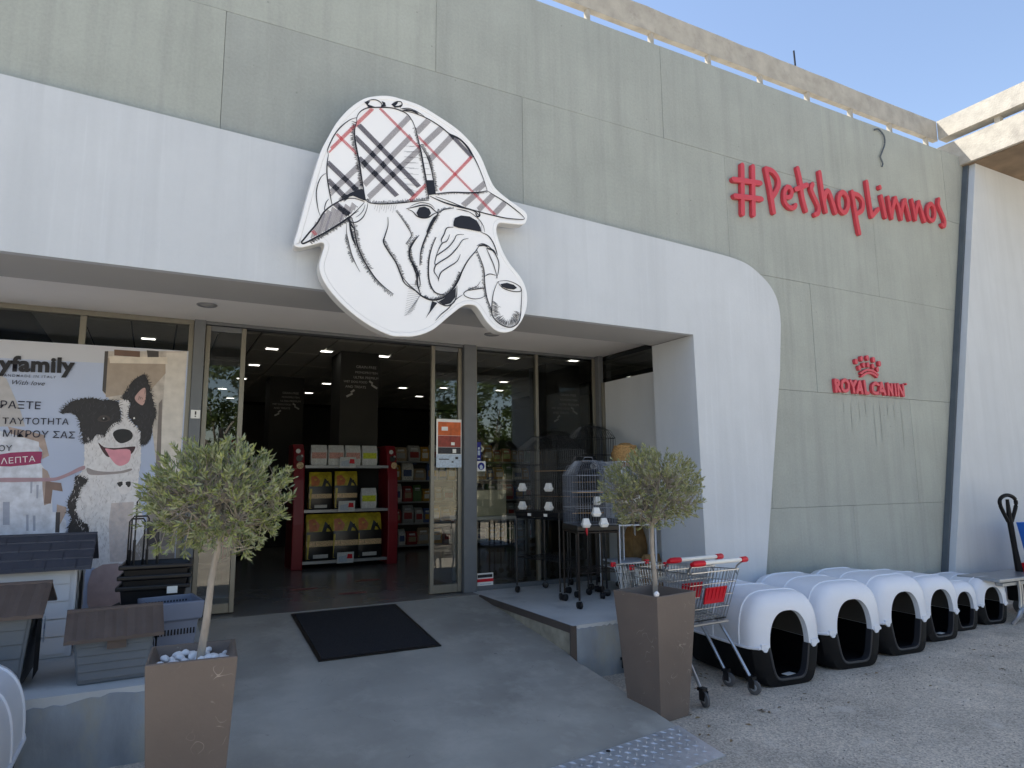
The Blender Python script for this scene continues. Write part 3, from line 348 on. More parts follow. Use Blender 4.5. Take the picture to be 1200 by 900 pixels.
# ------------------------------------------------------------------ ground, ramp, platforms, shop room
FZ = .424                                   # shop floor level above the yard
mb = MB(); mb.poly([(-300, -300, 0), (300, -300, 0), (300, 300, 0), (-300, 300, 0)]); tag(mb.build('ground', M_ground), kind='structure')
RY0, RY1 = 1.62, -1.47                      # ramp top and the back edge of its metal plate
rz = lambda y: FZ+(y-1.62)*.1215
NR = 26
mb = MB(); rnd = random.Random(3)
xs = [.40+(3.07-.40)*i/NR for i in range(NR+1)]
mb.loft([[(.40, y, -.02), (.40, y, rz(y)), (3.035+.035*max(0, min(1, (y+.3)/.3))+rnd.uniform(-.006, .006), y, rz(y)-.004), (3.04+.035*max(0, min(1, (y+.3)/.3)), y, -.02)] for y in [1.62-(1.62+1.865)*i/44 for i in range(45)]], True, True, True)
tag(mb.build('ramp', M_ramp), kind='structure')
pl = empty('chequer_plate', (0, 0, 0), 0, 'studded aluminium chequer plate at the foot of the concrete ramp', 'metal plate')
yr = lambda x, t: -1.475-(3.035-x)*.122-.40*t          # the plate lies a little askew across the foot of the ramp
pz = lambda x, y: max(.006, rz(y)+.004)
mb = MB(); mb.loft([[(x, yr(x, 0), pz(x, yr(x, 0))-.003), (x, yr(x, 0), pz(x, yr(x, 0))+.002), (x, yr(x, .5), pz(x, yr(x, .5))+.002), (x, yr(x, 1), pz(x, yr(x, 1))+.002), (x, yr(x, 1), .001)] for x in [.40+2.635*i/12 for i in range(13)]], True, True, True); mb.build('sheet', M_plate, pl)
mb = MB(); k = 0; t = .05
while t < .97:
    x = .43+(.036 if k % 2 else 0)
    while x < 3.01:
        y = yr(x, t); zz = pz(x, y)+.002; a = (.75 if k % 2 else -.75)+.12; c, s = math.cos(a), math.sin(a); L, Wd = .024, .010
        pts = [(x+c*u-s*v, y+s*u+c*v) for u, v in ((-L, 0), (0, -Wd), (L, 0), (0, Wd))]
        i = len(mb.v); mb.v += [(px, py, pz(px, py)+.0021) for px, py in pts]+[(x, y, zz+.006)]
        for q in range(4): mb.f.append((i+q, i+(q+1) % 4, i+4)); mb.mi.append(0)
        x += .072
    t += .09; k += 1
tag(mb.build('stud', M_plate, pl), kind='stuff')
mb = MB(); mb.lathe([(.013, 0), (.013, .004), (.008, .007)], (2.42, yr(2.42, .06), rz(yr(2.42, .06))+.006), 8); mb.build('bolt', M_blackm, pl)
# right platform with its trim
mb = MB(); mb.box(3.0761, 4.809, -.19, 1.80, .0, FZ); tag(mb.build('platform', M_plat), kind='structure')
mb = MB(); mb.prism([(3.11, -.05)]+[(3.11+.028*i, FZ-.018-.012*abs(math.sin(i*1.3))-.006*math.sin(i*3.1)) for i in range(53)]+[(4.566, -.05)], -.2, -.1902); pf = mb.build('painted_face', M_bluegr); pf.parent = bpy.data.objects['platform']
mb = MB(); mb.box(3.058, 3.075, -.20, 1.55, FZ-.055, FZ+.002); mb.box(3.05, 3.108, -.206, -.1905, .05, FZ-.001); tr = mb.build('edge_trim', M_trim); tr.parent = bpy.data.objects['platform']
mb = MB(); mb.loft([[(3.066+.004*math.sin(i*2.1), y, rz(y)-.02), (3.066+.004*math.cos(i*1.7), y, FZ-.056)] for i, y in enumerate([-.185+1.7*j/20 for j in range(21)])], False); rf = mb.build('broken_edge', M_rough); rf.parent = bpy.data.objects['platform']
# left platform
mb = MB(); mb.box(-6, .399, -.28, 1.80, 0, FZ); p = tag(mb.build('platform', M_plat), kind='structure')
mb = MB(); rnd = random.Random(11)
mb.prism([(-6, -.05)]+[(-6+.045*i, FZ-.028-rnd.uniform(0, .022)-.012*math.sin(i*.37)) for i in range(142)]+[(.38, -.05)], -.29, -.2803); mb.build('painted_face', M_bluegr, p)
# shop room
tag((lambda m: (m.box(-5, 9.2, 1.60, 14, FZ-.2, FZ-.001), m.build('shop_floor', M_floor))[1])(MB()), kind='structure')
def room(name, *b, m=M_inwall):
    q = MB(); [q.box(*bb) for bb in b]; return tag(q.build(name, m), kind='structure')
room('shop_wall_back', (-5, 9.2, 13.9, 14.1, FZ, 4)); room('shop_wall_left', (-5.2, -5, .6, 14, 0, 4)); room('shop_wall_right', (9.2, 9.4, .3, 14, 0, 4))
room('shop_wall_lintel', (-5, 4.86, 1.86, 2.0, 3.085, 4)); room('shop_wall_return_head', (4.84, 4.98, .54, 1.9, 3.085, 4)); room('shop_ceiling_void', (-5, 9.2, .55, 14, 3.75, 3.9))
sc_ = MB(); sc_.box(-5, 9.2, 2.0, 14, 3.64, 3.66); ceil = tag(sc_.build('shop_ceiling', M_dark), kind='structure')
t0 = None
for i in range(18):
    for j in range(9):
        if t0 is None:
            q = MB(); q.box(-.247, .247, -.58, .58, -.012, .02); t0 = q.build('ceiling_tile', M_ceil, ceil, bevel=.006); o = t0
        else: o = t0.copy(); COL.objects.link(o); o.parent = ceil
        o.location = (-.3+.515*i-.515*2+.2, 2.75+1.19*j, 3.61)
for i, (x, y) in enumerate([(-.17, 5.47), (1.47, 5.5), (1.42, 7.11), (2.25, 5.36), (3.17, 5.4), (3.0, 10.49), (3.83, 10.46), (4.65, 8.83), (5.45, 8.47), (5.48, 10.09), (6.23, 7.14), (8.06, 8.77), (6.25, 5.48), (7.77, 7.14), (6.17, 4.44), (1.51, 12.19), (1.2, 10.52), (1.4, 8.83), (3.03, 8.85), (5.14, 4.65), (6.74, 8.35)]):
    if i == 0:
        L0 = empty('ceiling_light', (x, y, 3.597), 0, 'lit ceiling light inside the shop', 'ceiling light', 'recessed ceiling lights inside the shop')
        q = MB(); q.loft([[(a*.10, b*.075, .0) for a, b in ((-1, -1), (1, -1), (1, 1), (-1, 1))], [(a*.10, b*.075, -.012) for a, b in ((-1, -1), (1, -1), (1, 1), (-1, 1))], [(a*.085, b*.06, -.012) for a, b in ((-1, -1), (1, -1), (1, 1), (-1, 1))], [(a*.085, b*.06, -.004) for a, b in ((-1, -1), (1, -1), (1, 1), (-1, 1))]]); q.build('frame', M_whpl, L0)
        q = MB(); q.poly([(-.084, -.059, -.006), (-.084, .059, -.006), (.084, .059, -.006), (.084, -.059, -.006)]); q.build('diffuser', M_lamp, L0)
    else: dup(L0).location = (x, y, 3.597)
# pillars with printed words
def pillar(x0, x1, y, dep, name_lab, s, tx, tz):
    p = empty('pillar', ((x0+x1)/2, y+dep/2, FZ), 0, name_lab, 'pillar'); cx, cy = (x0+x1)/2, y+dep/2
    q = MB(); q.box(x0-cx, x1-cx, -dep/2, dep/2, 0, 3.6-FZ); q.build('shaft', M_pillar, p, bevel=.012)
    for body, x, z, wd in (('GRAIN-FREE', .19, 3.345, .32), ('MONOPROTEIN', .18, 3.262, .35), ('ULTRA PREMIUM', .155, 3.18, .4), ('WET DOG FOOD', 0, 3.11, .37), ('AND TREATS', .03, 3.03, .32)):
        o = text_mesh('lettering', body, M_chalk, p, .085, wd*s); o.location = (x0+.05+x*s-cx+tx, -dep/2-.003, FZ+0-FZ+(z-3.1)*s+3.1-FZ+tz)
    q = MB()
    for P in ([(.17, 3.0), (.12, 2.96), (.14, 2.94), (.05, 2.89)], [(.40, 3.15), (.45, 3.12), (.44, 3.09), (.53, 3.04)]):
        flat_stroke(q, [(x0+.05+a*s-cx+tx, (b-3.1)*s+3.1-FZ+tz) for a, b in P], .03*s, -dep/2-.003, False)
    q.build('arrow_print', M_chalk, p)
pillar(2.448, 3.054, 5.25, .6, 'near charcoal pillar with pale printed words behind the red display', 1., 0, 0)
pillar(1.86, 2.486, 8.3, .6, 'farther charcoal pillar with pale printed words deep in the shop', .93, 0, -.06)
pillar(5.9, 6.6, 4.9, .6, 'charcoal pillar with pale printed words behind the right window', 1., .05, -.3)
# ------------------------------------------------------------------ the building
bld = empty('shop_building', (0, 0, 0), 0, 'grey board-marked concrete shop building with a tall blank facade', 'building')
xe = lambda z: 8.55+z*.2475
rows = [(0, 1.285, 6.96), (1.285, 2.54, 8.18), (2.54, 3.79, 6.50), (3.79, 5.06, 5.27), (5.06, 6.09, 4.43)]
rnd = random.Random(5)
for ri, (z0, z1, xj) in enumerate(rows):
    left = 4.66 if ri < 3 else -8
    js = sorted([xj+2.495*k for k in range(-6, 4)]); cuts = [left]+[j for j in js if left+.1 < j < xe(z0)-.1]
    for a, b in zip(cuts, cuts[1:]+[None]):
        g = .0014; dy = rnd.uniform(-.0015, .0015)
        if b is None: poly = [(a+g, z0+g), (xe(z0+g), z0+g), (xe(z1-g), z1-g), (a+g, z1-g)]
        else: poly = [(a+g, z0+g), (b-g, z0+g), (b-g, z1-g), (a+g, z1-g)]
        q = MB(); q.prism(poly, dy, .05); q.build('concrete_panel', M_conc, bld, bevel=.0015)
def part(nm, m, *bx, parent=bld, **k):
    q = MB(); [q.box(*b) for b in bx]; return q.build(nm, m, parent, **k)
q = MB(); q.prism([(4.66, 0), (xe(0)-.01, 0), (xe(6.08)-.01, 6.08), (-8, 6.08), (-8, 3.79), (4.66, 3.79)], .051, .30); q.build('core_wall', M_streak, bld)
part('roof_slab', M_beam, (-8, 10.5, .301, 14.4, 5.6, 5.85)); part('side_wall', M_white, (-8.2, -8, 0.05, 14.4, 0, 6.08)); part('side_wall', M_white, (9.6, 9.8, .301, 14.4, 0, 5.6)); part('rear_wall', M_white, (-8, 9.6, 14.2, 14.4, 0, 5.6)); part('porch_end_wall', M_white, (-6.2, -6, -.08, 1.8, 0, 3.0), (-8, -6.2, -.08, .05, 0, 3.79))
# parapet rail on stubs
par = empty('parapet_rail', (0, .25, 6.09), 0, 'weathered concrete parapet rail on short stubs along the roof edge', 'parapet')
q = MB(); n = 60; rnd = random.Random(9); PB, PT = .355, .645
q.loft([[(x, 0+rnd.uniform(-.004, .004), PB+rnd.uniform(-.006, .006)), (x, rnd.uniform(-.004, .004), PT+rnd.uniform(-.008, .008)), (x, .075, PT+rnd.uniform(-.006, .006)), (x, .075, PB)] for x in [-8+17.84*i/n for i in range(n+1)]], True, True, True); q.build('beam', M_beam, par)
st = None
for i in range(22):
    if st is None: q = MB(); q.box(-.02, .02, .01, .065, -.24, .357); st = q.build('stub', M_beam, par); o = st
    else: o = st.copy(); COL.objects.link(o); o.parent = par
    o.location.x = 9.6-.84*i
rod = MB(); rod.tube([(6.91, .29, 6.70), (6.905, .29, 6.88), (6.90, .29, 6.98)], .012, 6); tag(rod.build('rebar_rod', M_blackm), 'thin dark rod sticking up from the parapet rail', 'rod')
cb = MB(); cb.tube([(x, -.02, z) for x, z in catmull([(7.93, 6.01), (8.02, 6.04), (8.12, 5.97), (8.118, 5.856), (8.04, 5.72), (8.004, 5.654), (8.04, 5.58), (8.021, 5.53)], 5)], .010, 5); tag(cb.build('loose_cable', M_drain), 'loose dark cable dangling from the top of the concrete facade', 'cable')
# neighbouring terrace slab that comes forward on the right
ter = empty('terrace', (9.85, 0, 5.96), 0, 'sunlit pale concrete terrace edge with its own rail at the upper right', 'terrace')
q = MB(); q.loft([[(0, y, 0), (0, y, .385), (3.0, y, .385), (3.0, y, 0)] for y in [.9-10*i/20 for i in range(21)]], True, True, True); q.build('slab', M_beam, ter)
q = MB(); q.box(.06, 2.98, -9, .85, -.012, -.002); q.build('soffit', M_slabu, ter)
q = MB(); q.loft([[(.0, y, .50), (.0, y, .785), (.2, y, .785), (.2, y, .50)] for y in [.245-9*i/20 for i in range(21)]], True, True, True); q.build('rail', M_beam, ter)
for k in range(9): q = MB(); q.box(.06, .15, -.50-k*.9-.035, -.50-k*.9+.035, .384, .502); q.build('stub', M_beam, ter)
# white wall on the right, leaning edge
ww = empty('white_side_wall', (8.6, -.15, 0), 0, 'white rendered wall with a leaning chipped edge beside the pallet truck', 'wall')
we = lambda z: 8.40+z*.2625
q = MB(); zz = [i*6.06/30 for i in range(31)]; rnd = random.Random(21)
q.prism([(we(z)+rnd.uniform(-.012, .004)*(1 if z < 1.6 else .2)-8.6, z) for z in zz]+[(16, 6.06+.0), (16, 0)], 0, .6); q.build('render', M_white, ww)
q = MB(); q.loft([[(we(z)-.042, -.07, z), (we(z)-.004, -.07, z), (we(z)-.004, -.0035, z), (we(z)-.042, -.0035, z)] for z in (0.0, 3, 6.05)], True, True, True); q.build('joint_pipe', M_drain, bld)
# ------------------------------------------------------------------ white entrance surround
ent = empty('entrance_surround', (0, 0, 0), 0, 'smooth white surround with a rounded top corner framing the shop entrance', 'entrance surround')
cur = [(5.0, 3.885), (5.222, 3.868), (5.42, 3.83), (5.586, 3.75), (5.72, 3.655), (5.81, 3.54), (5.855, 3.40), (5.862, 3.23)]
poly = [(-6, 4.30), (-3, 4.20), (-.99, 4.13), (.94, 4.05), (2.95, 3.975)]+catmull(cur, 5)+[(5.80, 2.7), (5.62, 1.75), (5.42, .68), (5.30, 0), (4.646, 0), (4.635, .9), (4.612, 3.0), (-6, 3.0)]
q = MB(); q.prism(poly, -.1, -.04); q.build('fascia', M_white, ent)
q = MB(); q.prism([(x-.012 if x > 4 else x, z-.012) for x, z in poly[:-4]]+[(4.66, 0), (4.66, 3.79), (-6, 3.79)], -.0398, -.003); q.build('fascia_back', M_white, ent)
part('soffit', M_soffit, (-6, 4.612, -.0395, .53, 3.002, 3.7), parent=ent)
part('inner_soffit', M_soffit2, (-6, 4.84, .531, 1.86, 3.1, 3.2), parent=ent)
q = MB(); q.prism([(4.648, 0), (4.637, .9), (4.614, 2.998), (4.98, 2.998), (4.98, 0)], -.0395, .53); q.build('jamb', M_white, ent)
part('infill_panel', M_white, (4.812, 4.86, .5305, 1.70, 0, 2.77), parent=ent)
for x in (.32, 3.02):
    q = MB(); q.lathe([(.062, .003), (.060, -.004), (.075, -.008), (.082, -.004), (.082, .003)], (x, 1.14, 3.098), 24); q.build('downlight', M_shelf, ent, True)
    q = MB(); q.lathe([(.058, -.001), (.056, -.002)], (x, 1.14, 3.098), 20); q.build('downlight_lens', M_soffit, ent)
# ------------------------------------------------------------------ shopfront
sf = empty('shopfront', (0, 1.82, FZ), 0, 'fixed glazed shopfront with slim metal posts under the white soffit', 'shopfront')
GZ = 3.098-FZ
def sfp(nm, m, x0, x1, z0, z1, y0=-.03, y1=.03, parent=sf): q = MB(); q.box(x0, x1, y0, y1, z0, z1); return q.build(nm, m, parent, bevel=.003)
def pane(x0, x1, z0, z1, parent=sf, y=.0): q = MB(); q.poly([(x0, y, z0), (x1, y, z0), (x1, y, z1), (x0, y, z1)]); return q.build('glass_pane', M_glass, parent)
sfp('frame_upright', M_alu, .214, .257, 0, GZ-.046, -.04, .04); sfp('top_rail', M_alu, -4.95, .257, GZ-.045, GZ, -.04, .04); sfp('sill_rail', M_alu, -4.95, .2135, 0, .05, -.035, .035)
for x in (-.64, -1.9, -3.2): sfp('mullion', M_alu, x, x+.05, .051, GZ-.046); 
for a, b in ((-4.95, -3.2), (-3.15, -1.9), (-1.85, -.64), (-.59, .214)): pane(a, b, .05, GZ-.045)
sfp('post', M_post, .2575, .352, 0, GZ, -.08, .06); sfp('post', M_post, 2.973, 3.118, 0, GZ, -.08, .06)
sfp('frame_upright', M_alu, 3.1185, 3.142, .0, GZ, -.045, .04); sfp('mullion', M_alu, 3.909, 3.944, .051, GZ-.031); sfp('sill_rail', M_post, 3.1425, 4.739, 0, .05)
sfp('top_rail', M_post, 3.1425, 4.739, GZ-.03, GZ); pane(3.142, 3.909, .05, GZ-.03); pane(3.944, 4.739, .05, GZ-.03)
sfp('post', M_post, 4.7395, 4.811, 0, GZ, -.12, .05); sfp('frame_upright', M_alu, 4.70, 4.7385, .051, GZ-.031, -.05, -.031)
sfp('frame_upright', M_alu, 4.77, 4.809, 0, GZ-.33, -.15, -.121)
q = MB(); q.poly([(4.835, -.12, GZ-.325), (4.835, -1.289, GZ-.325), (4.835, -1.289, GZ), (4.835, -.12, GZ)]); q.build('glass_pane', M_glass, sf)
sfp('door_header', M_post, .3525, 2.9725, GZ-.03, GZ, -.05, .05)
def leaf(name, x0, x1, lab, right):
    d = empty(name, (x0, 1.815, FZ), 0, lab, 'sliding door'); W = x1-x0; H = GZ-.035
    for a, b in ((0, .042), (W-.043, W)): sfp('stile', M_alu, a, b, .012, H, -.022, .022, d)
    sfp('bottom_rail', M_alu, .0425, W-.0455, .012, .095, -.02, .02, d); sfp('top_rail', M_post, .0425, W-.0455, H-.05, H, -.02, .02, d); pane(.042, W-.045, .095, H-.05, d)
    return d
leaf('sliding_door', .36, .714, 'left sliding glass door leaf behind the left olive tree', 0); leaf('sliding_door', 2.607, 2.966, 'right sliding glass door leaf with an orange notice on it', 1)
# notices on the glass
def card(name, lab, cat, x0, x1, z0, z1, y, bits, base=M_whpl):
    c = empty(name, ((x0+x1)/2, y, z0), 0, lab, cat); W, H = x1-x0, z1-z0
    q = MB(); q.box(-W/2, W/2, -.002, .002, 0, H); q.build('sheet', base, c)
    for k, (m, a, b, cc, dd) in enumerate(bits): q = MB(); q.poly([(-W/2+W*a, -.0026-.0003*k, H*cc), (-W/2+W*b, -.0026-.0003*k, H*cc), (-W/2+W*b, -.0026-.0003*k, H*dd), (-W/2+W*a, -.0026-.0003*k, H*dd)]); q.build('print', m, c)
    return c
M_or = mat('orange_notice_print', srgb(196, 96, 44), .5, var=.25, scale=18); M_br = mat('red_brown_notice_print', srgb(140, 58, 46), .5, var=.3, scale=22)
M_lb = mat('pale_blue_notice_print', srgb(176, 190, 204), .5, var=.2, scale=60); M_nb = mat('blue_notice_print', srgb(22, 30, 120), .5, var=.3, scale=30); M_dk = mat('dark_notice_print', srgb(40, 40, 46), .5, var=.5, scale=50)
card('door_notice', 'tall orange and white notice on the right door glass', 'notice', 2.665, 2.958, 1.74, 2.262, 1.787, [(M_or, .06, .97, .66, .94), (M_br, .06, .97, .42, .655), (M_dk, .06, .97, .28, .415), (M_lb, .0, 1, .0, .27), (M_whpl, .2, .45, .76, .84), (M_or, .68, .97, .72, .92), (M_dk, .75, .86, .17, .22), (M_dk, .6, .68, .1, .13), (M_dk, .1, .5, .16, .18), (M_whpl, .58, .72, .46, .52), (M_whpl, .64, .78, .3, .38)])
card('window_sticker', 'tall dark blue sticker on the window beside the grey post', 'sticker', 3.146, 3.20, 1.815, 2.02, 1.80, [(M_lb, .25, .75, .3, .55), (M_lb, .3, .7, .6, .72), (M_lb, .2, .8, .08, .14)], M_nb)
c = card('window_sticker', 'square white sticker with a blue disc on the window', 'sticker', 3.146, 3.255, 1.70, 1.81, 1.80, [])
q = MB(); q.poly([(.042*math.cos(a*.3927), -.0045, .055+.042*math.sin(a*.3927)) for a in range(16)]); q.build('disc', M_nb, c); q = MB(); q.poly([(-.014, -.005, .02), (.014, -.005, .02), (.02, -.005, .055), (0, -.005, .075), (-.02, -.005, .055)]); q.build('figure', M_lb, c)
c = card('window_notice', 'small red and white notice low on the window glass', 'notice', 3.146, 3.343, .455, .605, 1.80, [(M_redpl, 0, 1, .38, .6), (M_dk, .05, .95, .68, .9), (M_redpl, .3, 1, .0, .1), (M_lb, .2, .85, .2, .26)])
c = card('exclamation_sticker', 'small white sticker with an exclamation mark on the left post', 'sticker', .268, .345, 2.18, 2.257, 1.735, [(M_dk, .42, .58, .42, .85), (M_dk, .42, .58, .18, .32)])
# ------------------------------------------------------------------ bulldog sign
SX, SZ = 2.15, 2.95; SYF = -.27
ds = empty('dog_sign', (SX, -.1, SZ), 0, 'white cut-out sign of a bulldog in a checked deerstalker with a pipe', 'shop sign')
mm = lambda P: [(a/1000-SX, b/1000-SZ) for a, b in P]
ol = catmull(mm(SIGN_OUTLINE), 4, True)
q = MB(); q.prism(ol, SYF+.1, SYF+.19); q.build('sign_box', M_signs, ds)
for x, z in ((-.3, .5), (.3, .5), (-.2, .05), (.45, .2)): q = MB(); q.tube([(x, SYF+.1901, z), (x, .0-.0, z)], .02, 8); q.build('standoff', M_signs, ds)
cx = sum(p[0] for p in ol)/len(ol); cz = sum(p[1] for p in ol)/len(ol)
def inset(P, d):
    n = len(P); out = []; ar = sum(P[i][0]*P[(i+1) % n][1]-P[(i+1) % n][0]*P[i][1] for i in range(n)); s = 1 if ar > 0 else -1
    for i in range(n):
        a, b = P[i-1], P[(i+1) % n]; dx, dy = b[0]-a[0], b[1]-a[1]; L = math.hypot(dx, dy) or 1; out.append((P[i][0]-dy/L*d*s, P[i][1]+dx/L*d*s))
    return out
o1 = inset(ol, .004); o2 = inset(ol, .030); o3 = inset(ol, .034)
F0 = SYF+.1
q = MB(); q.loft([[(x, F0-.0002, z) for x, z in ol], [(x, F0-.005, z) for x, z in o1], [(x, F0-.005, z) for x, z in o2], [(x, F0-.002, z) for x, z in o3]]); q.build('rim', M_signw, ds)
q = MB(); q.poly([(x, F0-.0035, z) for x, z in inset(ol, .0345)]); q.build('face', M_signw, ds)
FY = F0-.0062
def inside(p, P):
    c = False; j = len(P)-1
    for i in range(len(P)):
        if (P[i][1] > p[1]) != (P[j][1] > p[1]) and p[0] < (P[j][0]-P[i][0])*(p[1]-P[i][1])/(P[j][1]-P[i][1])+P[i][0]: c = not c
        j = i
    return c
pans = {k: mm(v) for k, v in SIGN_PANELS.items()}
bandm = {'g': MB(), 'd': MB(), 'r': MB(), 'x': MB()}; cnt = 0; dark_b = {}
for pn, col, wd, a, b in SIGN_BANDS:
    if col == 'd':
        (ax, az), (bx, bz) = mm([a, b]); L = math.hypot(bx-ax, bz-az); dark_b.setdefault(pn, []).append((ax, az, (bx-ax)/L, (bz-az)/L, wd/6*.0034, L))
for pn, col, wd, a, b in SIGN_BANDS:
    (ax, az), (bx, bz) = mm([a, b]); L = math.hypot(bx-ax, bz-az); ux, uz = (bx-ax)/L, (bz-az)/L; nx, nz = -uz, ux
    W = wd/6*.0068; n = int(L/.0085); cnt += 1; lay = FY-{'g': 0, 'd': .0005, 'r': .001}[col]-cnt*.00001
    sub = max(2, int(W/.012))
    for i in range(n):
        for k in range(sub):      # hatch ticks, tested one by one against the cap panel
            t = (i+.5)/n*L; s0 = (k/sub-.5)*W; s1 = ((k+1)/sub-.5)*W; sh = .25 if col != 'r' else .15
            P = [(ax+ux*(t+s*sh)+nx*s, az+uz*(t+s*sh)+nz*s) for s in (s0, s1)]
            mid = ((P[0][0]+P[1][0])/2, (P[0][1]+P[1][1])/2)
            if inside(mid, pans[pn]): flat_stroke(bandm[col], P, {'g': .0052, 'd': .0070, 'r': .0046}[col], lay, False)
            if col == 'g' and inside(mid, pans[pn]) and any(abs((mid[0]-c_[0])*c_[3]-(mid[1]-c_[1])*c_[2]) < c_[4] and -.01 < (mid[0]-c_[0])*c_[2]+(mid[1]-c_[1])*c_[3] < c_[5] for c_ in dark_b.get(pn, ())): flat_stroke(bandm['x'], P, .0075, lay-.0014, False)
bandm['x'].build('crossing_check', M_ink, ds)['kind'] = 'stuff'; bandm['g'].build('grey_check', M_grey_ink, ds)['kind'] = 'stuff'; bandm['d'].build('charcoal_check', M_dark_ink, ds)['kind'] = 'stuff'; bandm['r'].build('red_check', M_red_ink, ds)['kind'] = 'stuff'
q = MB(); rnd = random.Random(2); k = 0
for wd, P, h in SIGN_STROKES:
    C = catmull(mm(P), 6); k += 1; yy = FY-.0012-k*.000012
    flat_stroke(q, C, wd/1000*1.05, yy)
    if h:
        frac, ln, step, side = h; ln *= .0068; acc = 0; i0 = 0 if frac == 1 else int(len(C)*(1-frac)*.5)
        for i in range(i0, int(i0+(len(C)-1)*frac)):
            a, b = C[i], C[i+1]; L = math.hypot(b[0]-a[0], b[1]-a[1]) or 1e-6; ux, uz = (b[0]-a[0])/L, (b[1]-a[1])/L; acc += L
            m_ = max(1, int(L/(step*.0042)))
            for j in range(m_):
                t = (j+rnd.random()*.5)/m_; p0 = (a[0]+(b[0]-a[0])*t, a[1]+(b[1]-a[1])*t); l2 = ln*rnd.uniform(.45, 1.1)
                p1 = (p0[0]+(-uz*side+ux*.25)*l2, p0[1]+(ux*side+uz*.25)*l2)
                flat_stroke(q, [p0, ((p0[0]*.4+p1[0]*.6), (p0[1]*.4+p1[1]*.6)), p1], .0042, yy-.0004)
for i, P in enumerate(SIGN_FILLS): q.poly([(x, FY-.0030-i*.00002, z) for x, z in mm(P)])
q.build('ink_drawing', M_ink, ds)['kind'] = 'stuff'
q = MB()
for P in ((438, 246.5, 2.4), (0, 0, 0)): pass
for (a, b, r) in ((2.432, 3.318, .009), (2.47, 3.305, .006)): q.poly([(a-SX+r*math.cos(t*.628), FY-.0036, b-SZ+r*math.sin(t*.628)) for t in range(10)])
# ------------------------------------------------------------------ red lettering
def lettering(name, data, lab, cat, y0, y1):
    xs = [p[0] for d in data for s in d[2] for p in s]; zs = [p[1] for d in data for s in d[2] for p in s]; ox, oz = min(xs)/1000, min(zs)/1000
    e = empty(name, (ox, 0, oz), 0, lab, cat)
    for nm, wd, strokes in data:
        q = MB()
        for i, s in enumerate(strokes): solid_stroke(q, [(a/1000-ox, b/1000-oz) for a, b in s], wd/1000*1.02, y0-i*.0009, y1)
        q.build(nm, M_red, e)
    return e
lettering('wall_lettering', LETTERS, 'large red handwritten hashtag lettering high on the concrete wall', 'lettering', -.045, -.004)
lettering('brand_sign', ROYAL, 'small red crown emblem and capital lettering on the concrete wall', 'brand sign', -.04, -.004)
# grime that has run down below the brand sign
q = MB(); rnd = random.Random(4)
for i in range(9):
    x = 6.93+1.18*i/9+rnd.uniform(-.01, .01); L = rnd.uniform(.1, .6); z = 2.49-rnd.uniform(0, .06)
    flat_stroke(q, [(x, z), (x+.004, z-L*.5), (x, z-L)], rnd.uniform(.008, .022), -.0035-.00003*i)
M_run = mat('grime_run', srgb(156, 161, 156), .9, var=.1, scale=14)
q.build('grime_run', M_run, bld)['kind'] = 'stuff'
# ------------------------------------------------------------------ banner
PC = dict(balcony=srgb(186, 178, 170), wallp=srgb(206, 200, 192), balc2=srgb(164, 150, 136), balc3=srgb(214, 204, 190), dark=srgb(70, 66, 66), doorp=srgb(120, 112, 108), brown=srgb(108, 84, 72), roofp=srgb(168, 150, 142), house=srgb(206, 210, 222), house2=srgb(180, 178, 180), brown2=srgb(128, 106, 98), dark2=srgb(66, 62, 66), win=srgb(160, 166, 184), furw=srgb(218, 216, 218), furs=srgb(196, 186, 184), furb=srgb(38, 36, 40), pinkd=srgb(190, 156, 150), furw2=srgb(214, 212, 214), nose=srgb(24, 24, 28), mouth=srgb(60, 34, 40), tongue=srgb(216, 146, 160), eye=srgb(66, 58, 56), eye2=srgb(14, 14, 16), white=srgb(230, 230, 230), collar=srgb(150, 142, 142), leash=srgb(168, 138, 148), tag=srgb(226, 222, 222), paw=srgb(170, 150, 150), stone=srgb(150, 142, 136), stone2=srgb(112, 106, 102), magenta=srgb(150, 44, 92))
bn = empty('dog_banner', (-1.3, 1.78, .45), 0, 'large window banner with a smiling black and white dog photo', 'banner')
M_ban = mat('banner_sky_print', srgb(176, 188, 214), .45, var=.06, scale=1.2)
q = MB(); q.prism([(-1.55, .06), (1.512, .06), (1.522, 2.352), (-1.55, 2.318)], 0, .004); q.build('sheet', M_ban, bn)
M_ban2 = mat('banner_paper_top', srgb(192, 196, 206), .45, var=.03, scale=1)
q = MB(); q.poly([(-1.54, -.0006, 2.16), (1.515, -.0006, 2.20), (1.521, -.0006, 2.35), (-1.54, -.0006, 2.317)]); q.build('print_area', M_ban2, bn)
pm = {}; rnd = random.Random(8)
def ragged(P, amp):
    out = []
    for i in range(len(P)):
        a, b = P[i], P[(i+1) % len(P)]; L = math.hypot(b[0]-a[0], b[1]-a[1]); n = max(1, int(L/.012)); nx, nz = -(b[1]-a[1])/(L or 1), (b[0]-a[0])/(L or 1)
        for k in range(n): t = k/n; d = rnd.uniform(-amp, amp)*(1.6 if k % 2 else .3); out.append((a[0]+(b[0]-a[0])*t+nx*d, a[1]+(b[1]-a[1])*t+nz*d))
    return out
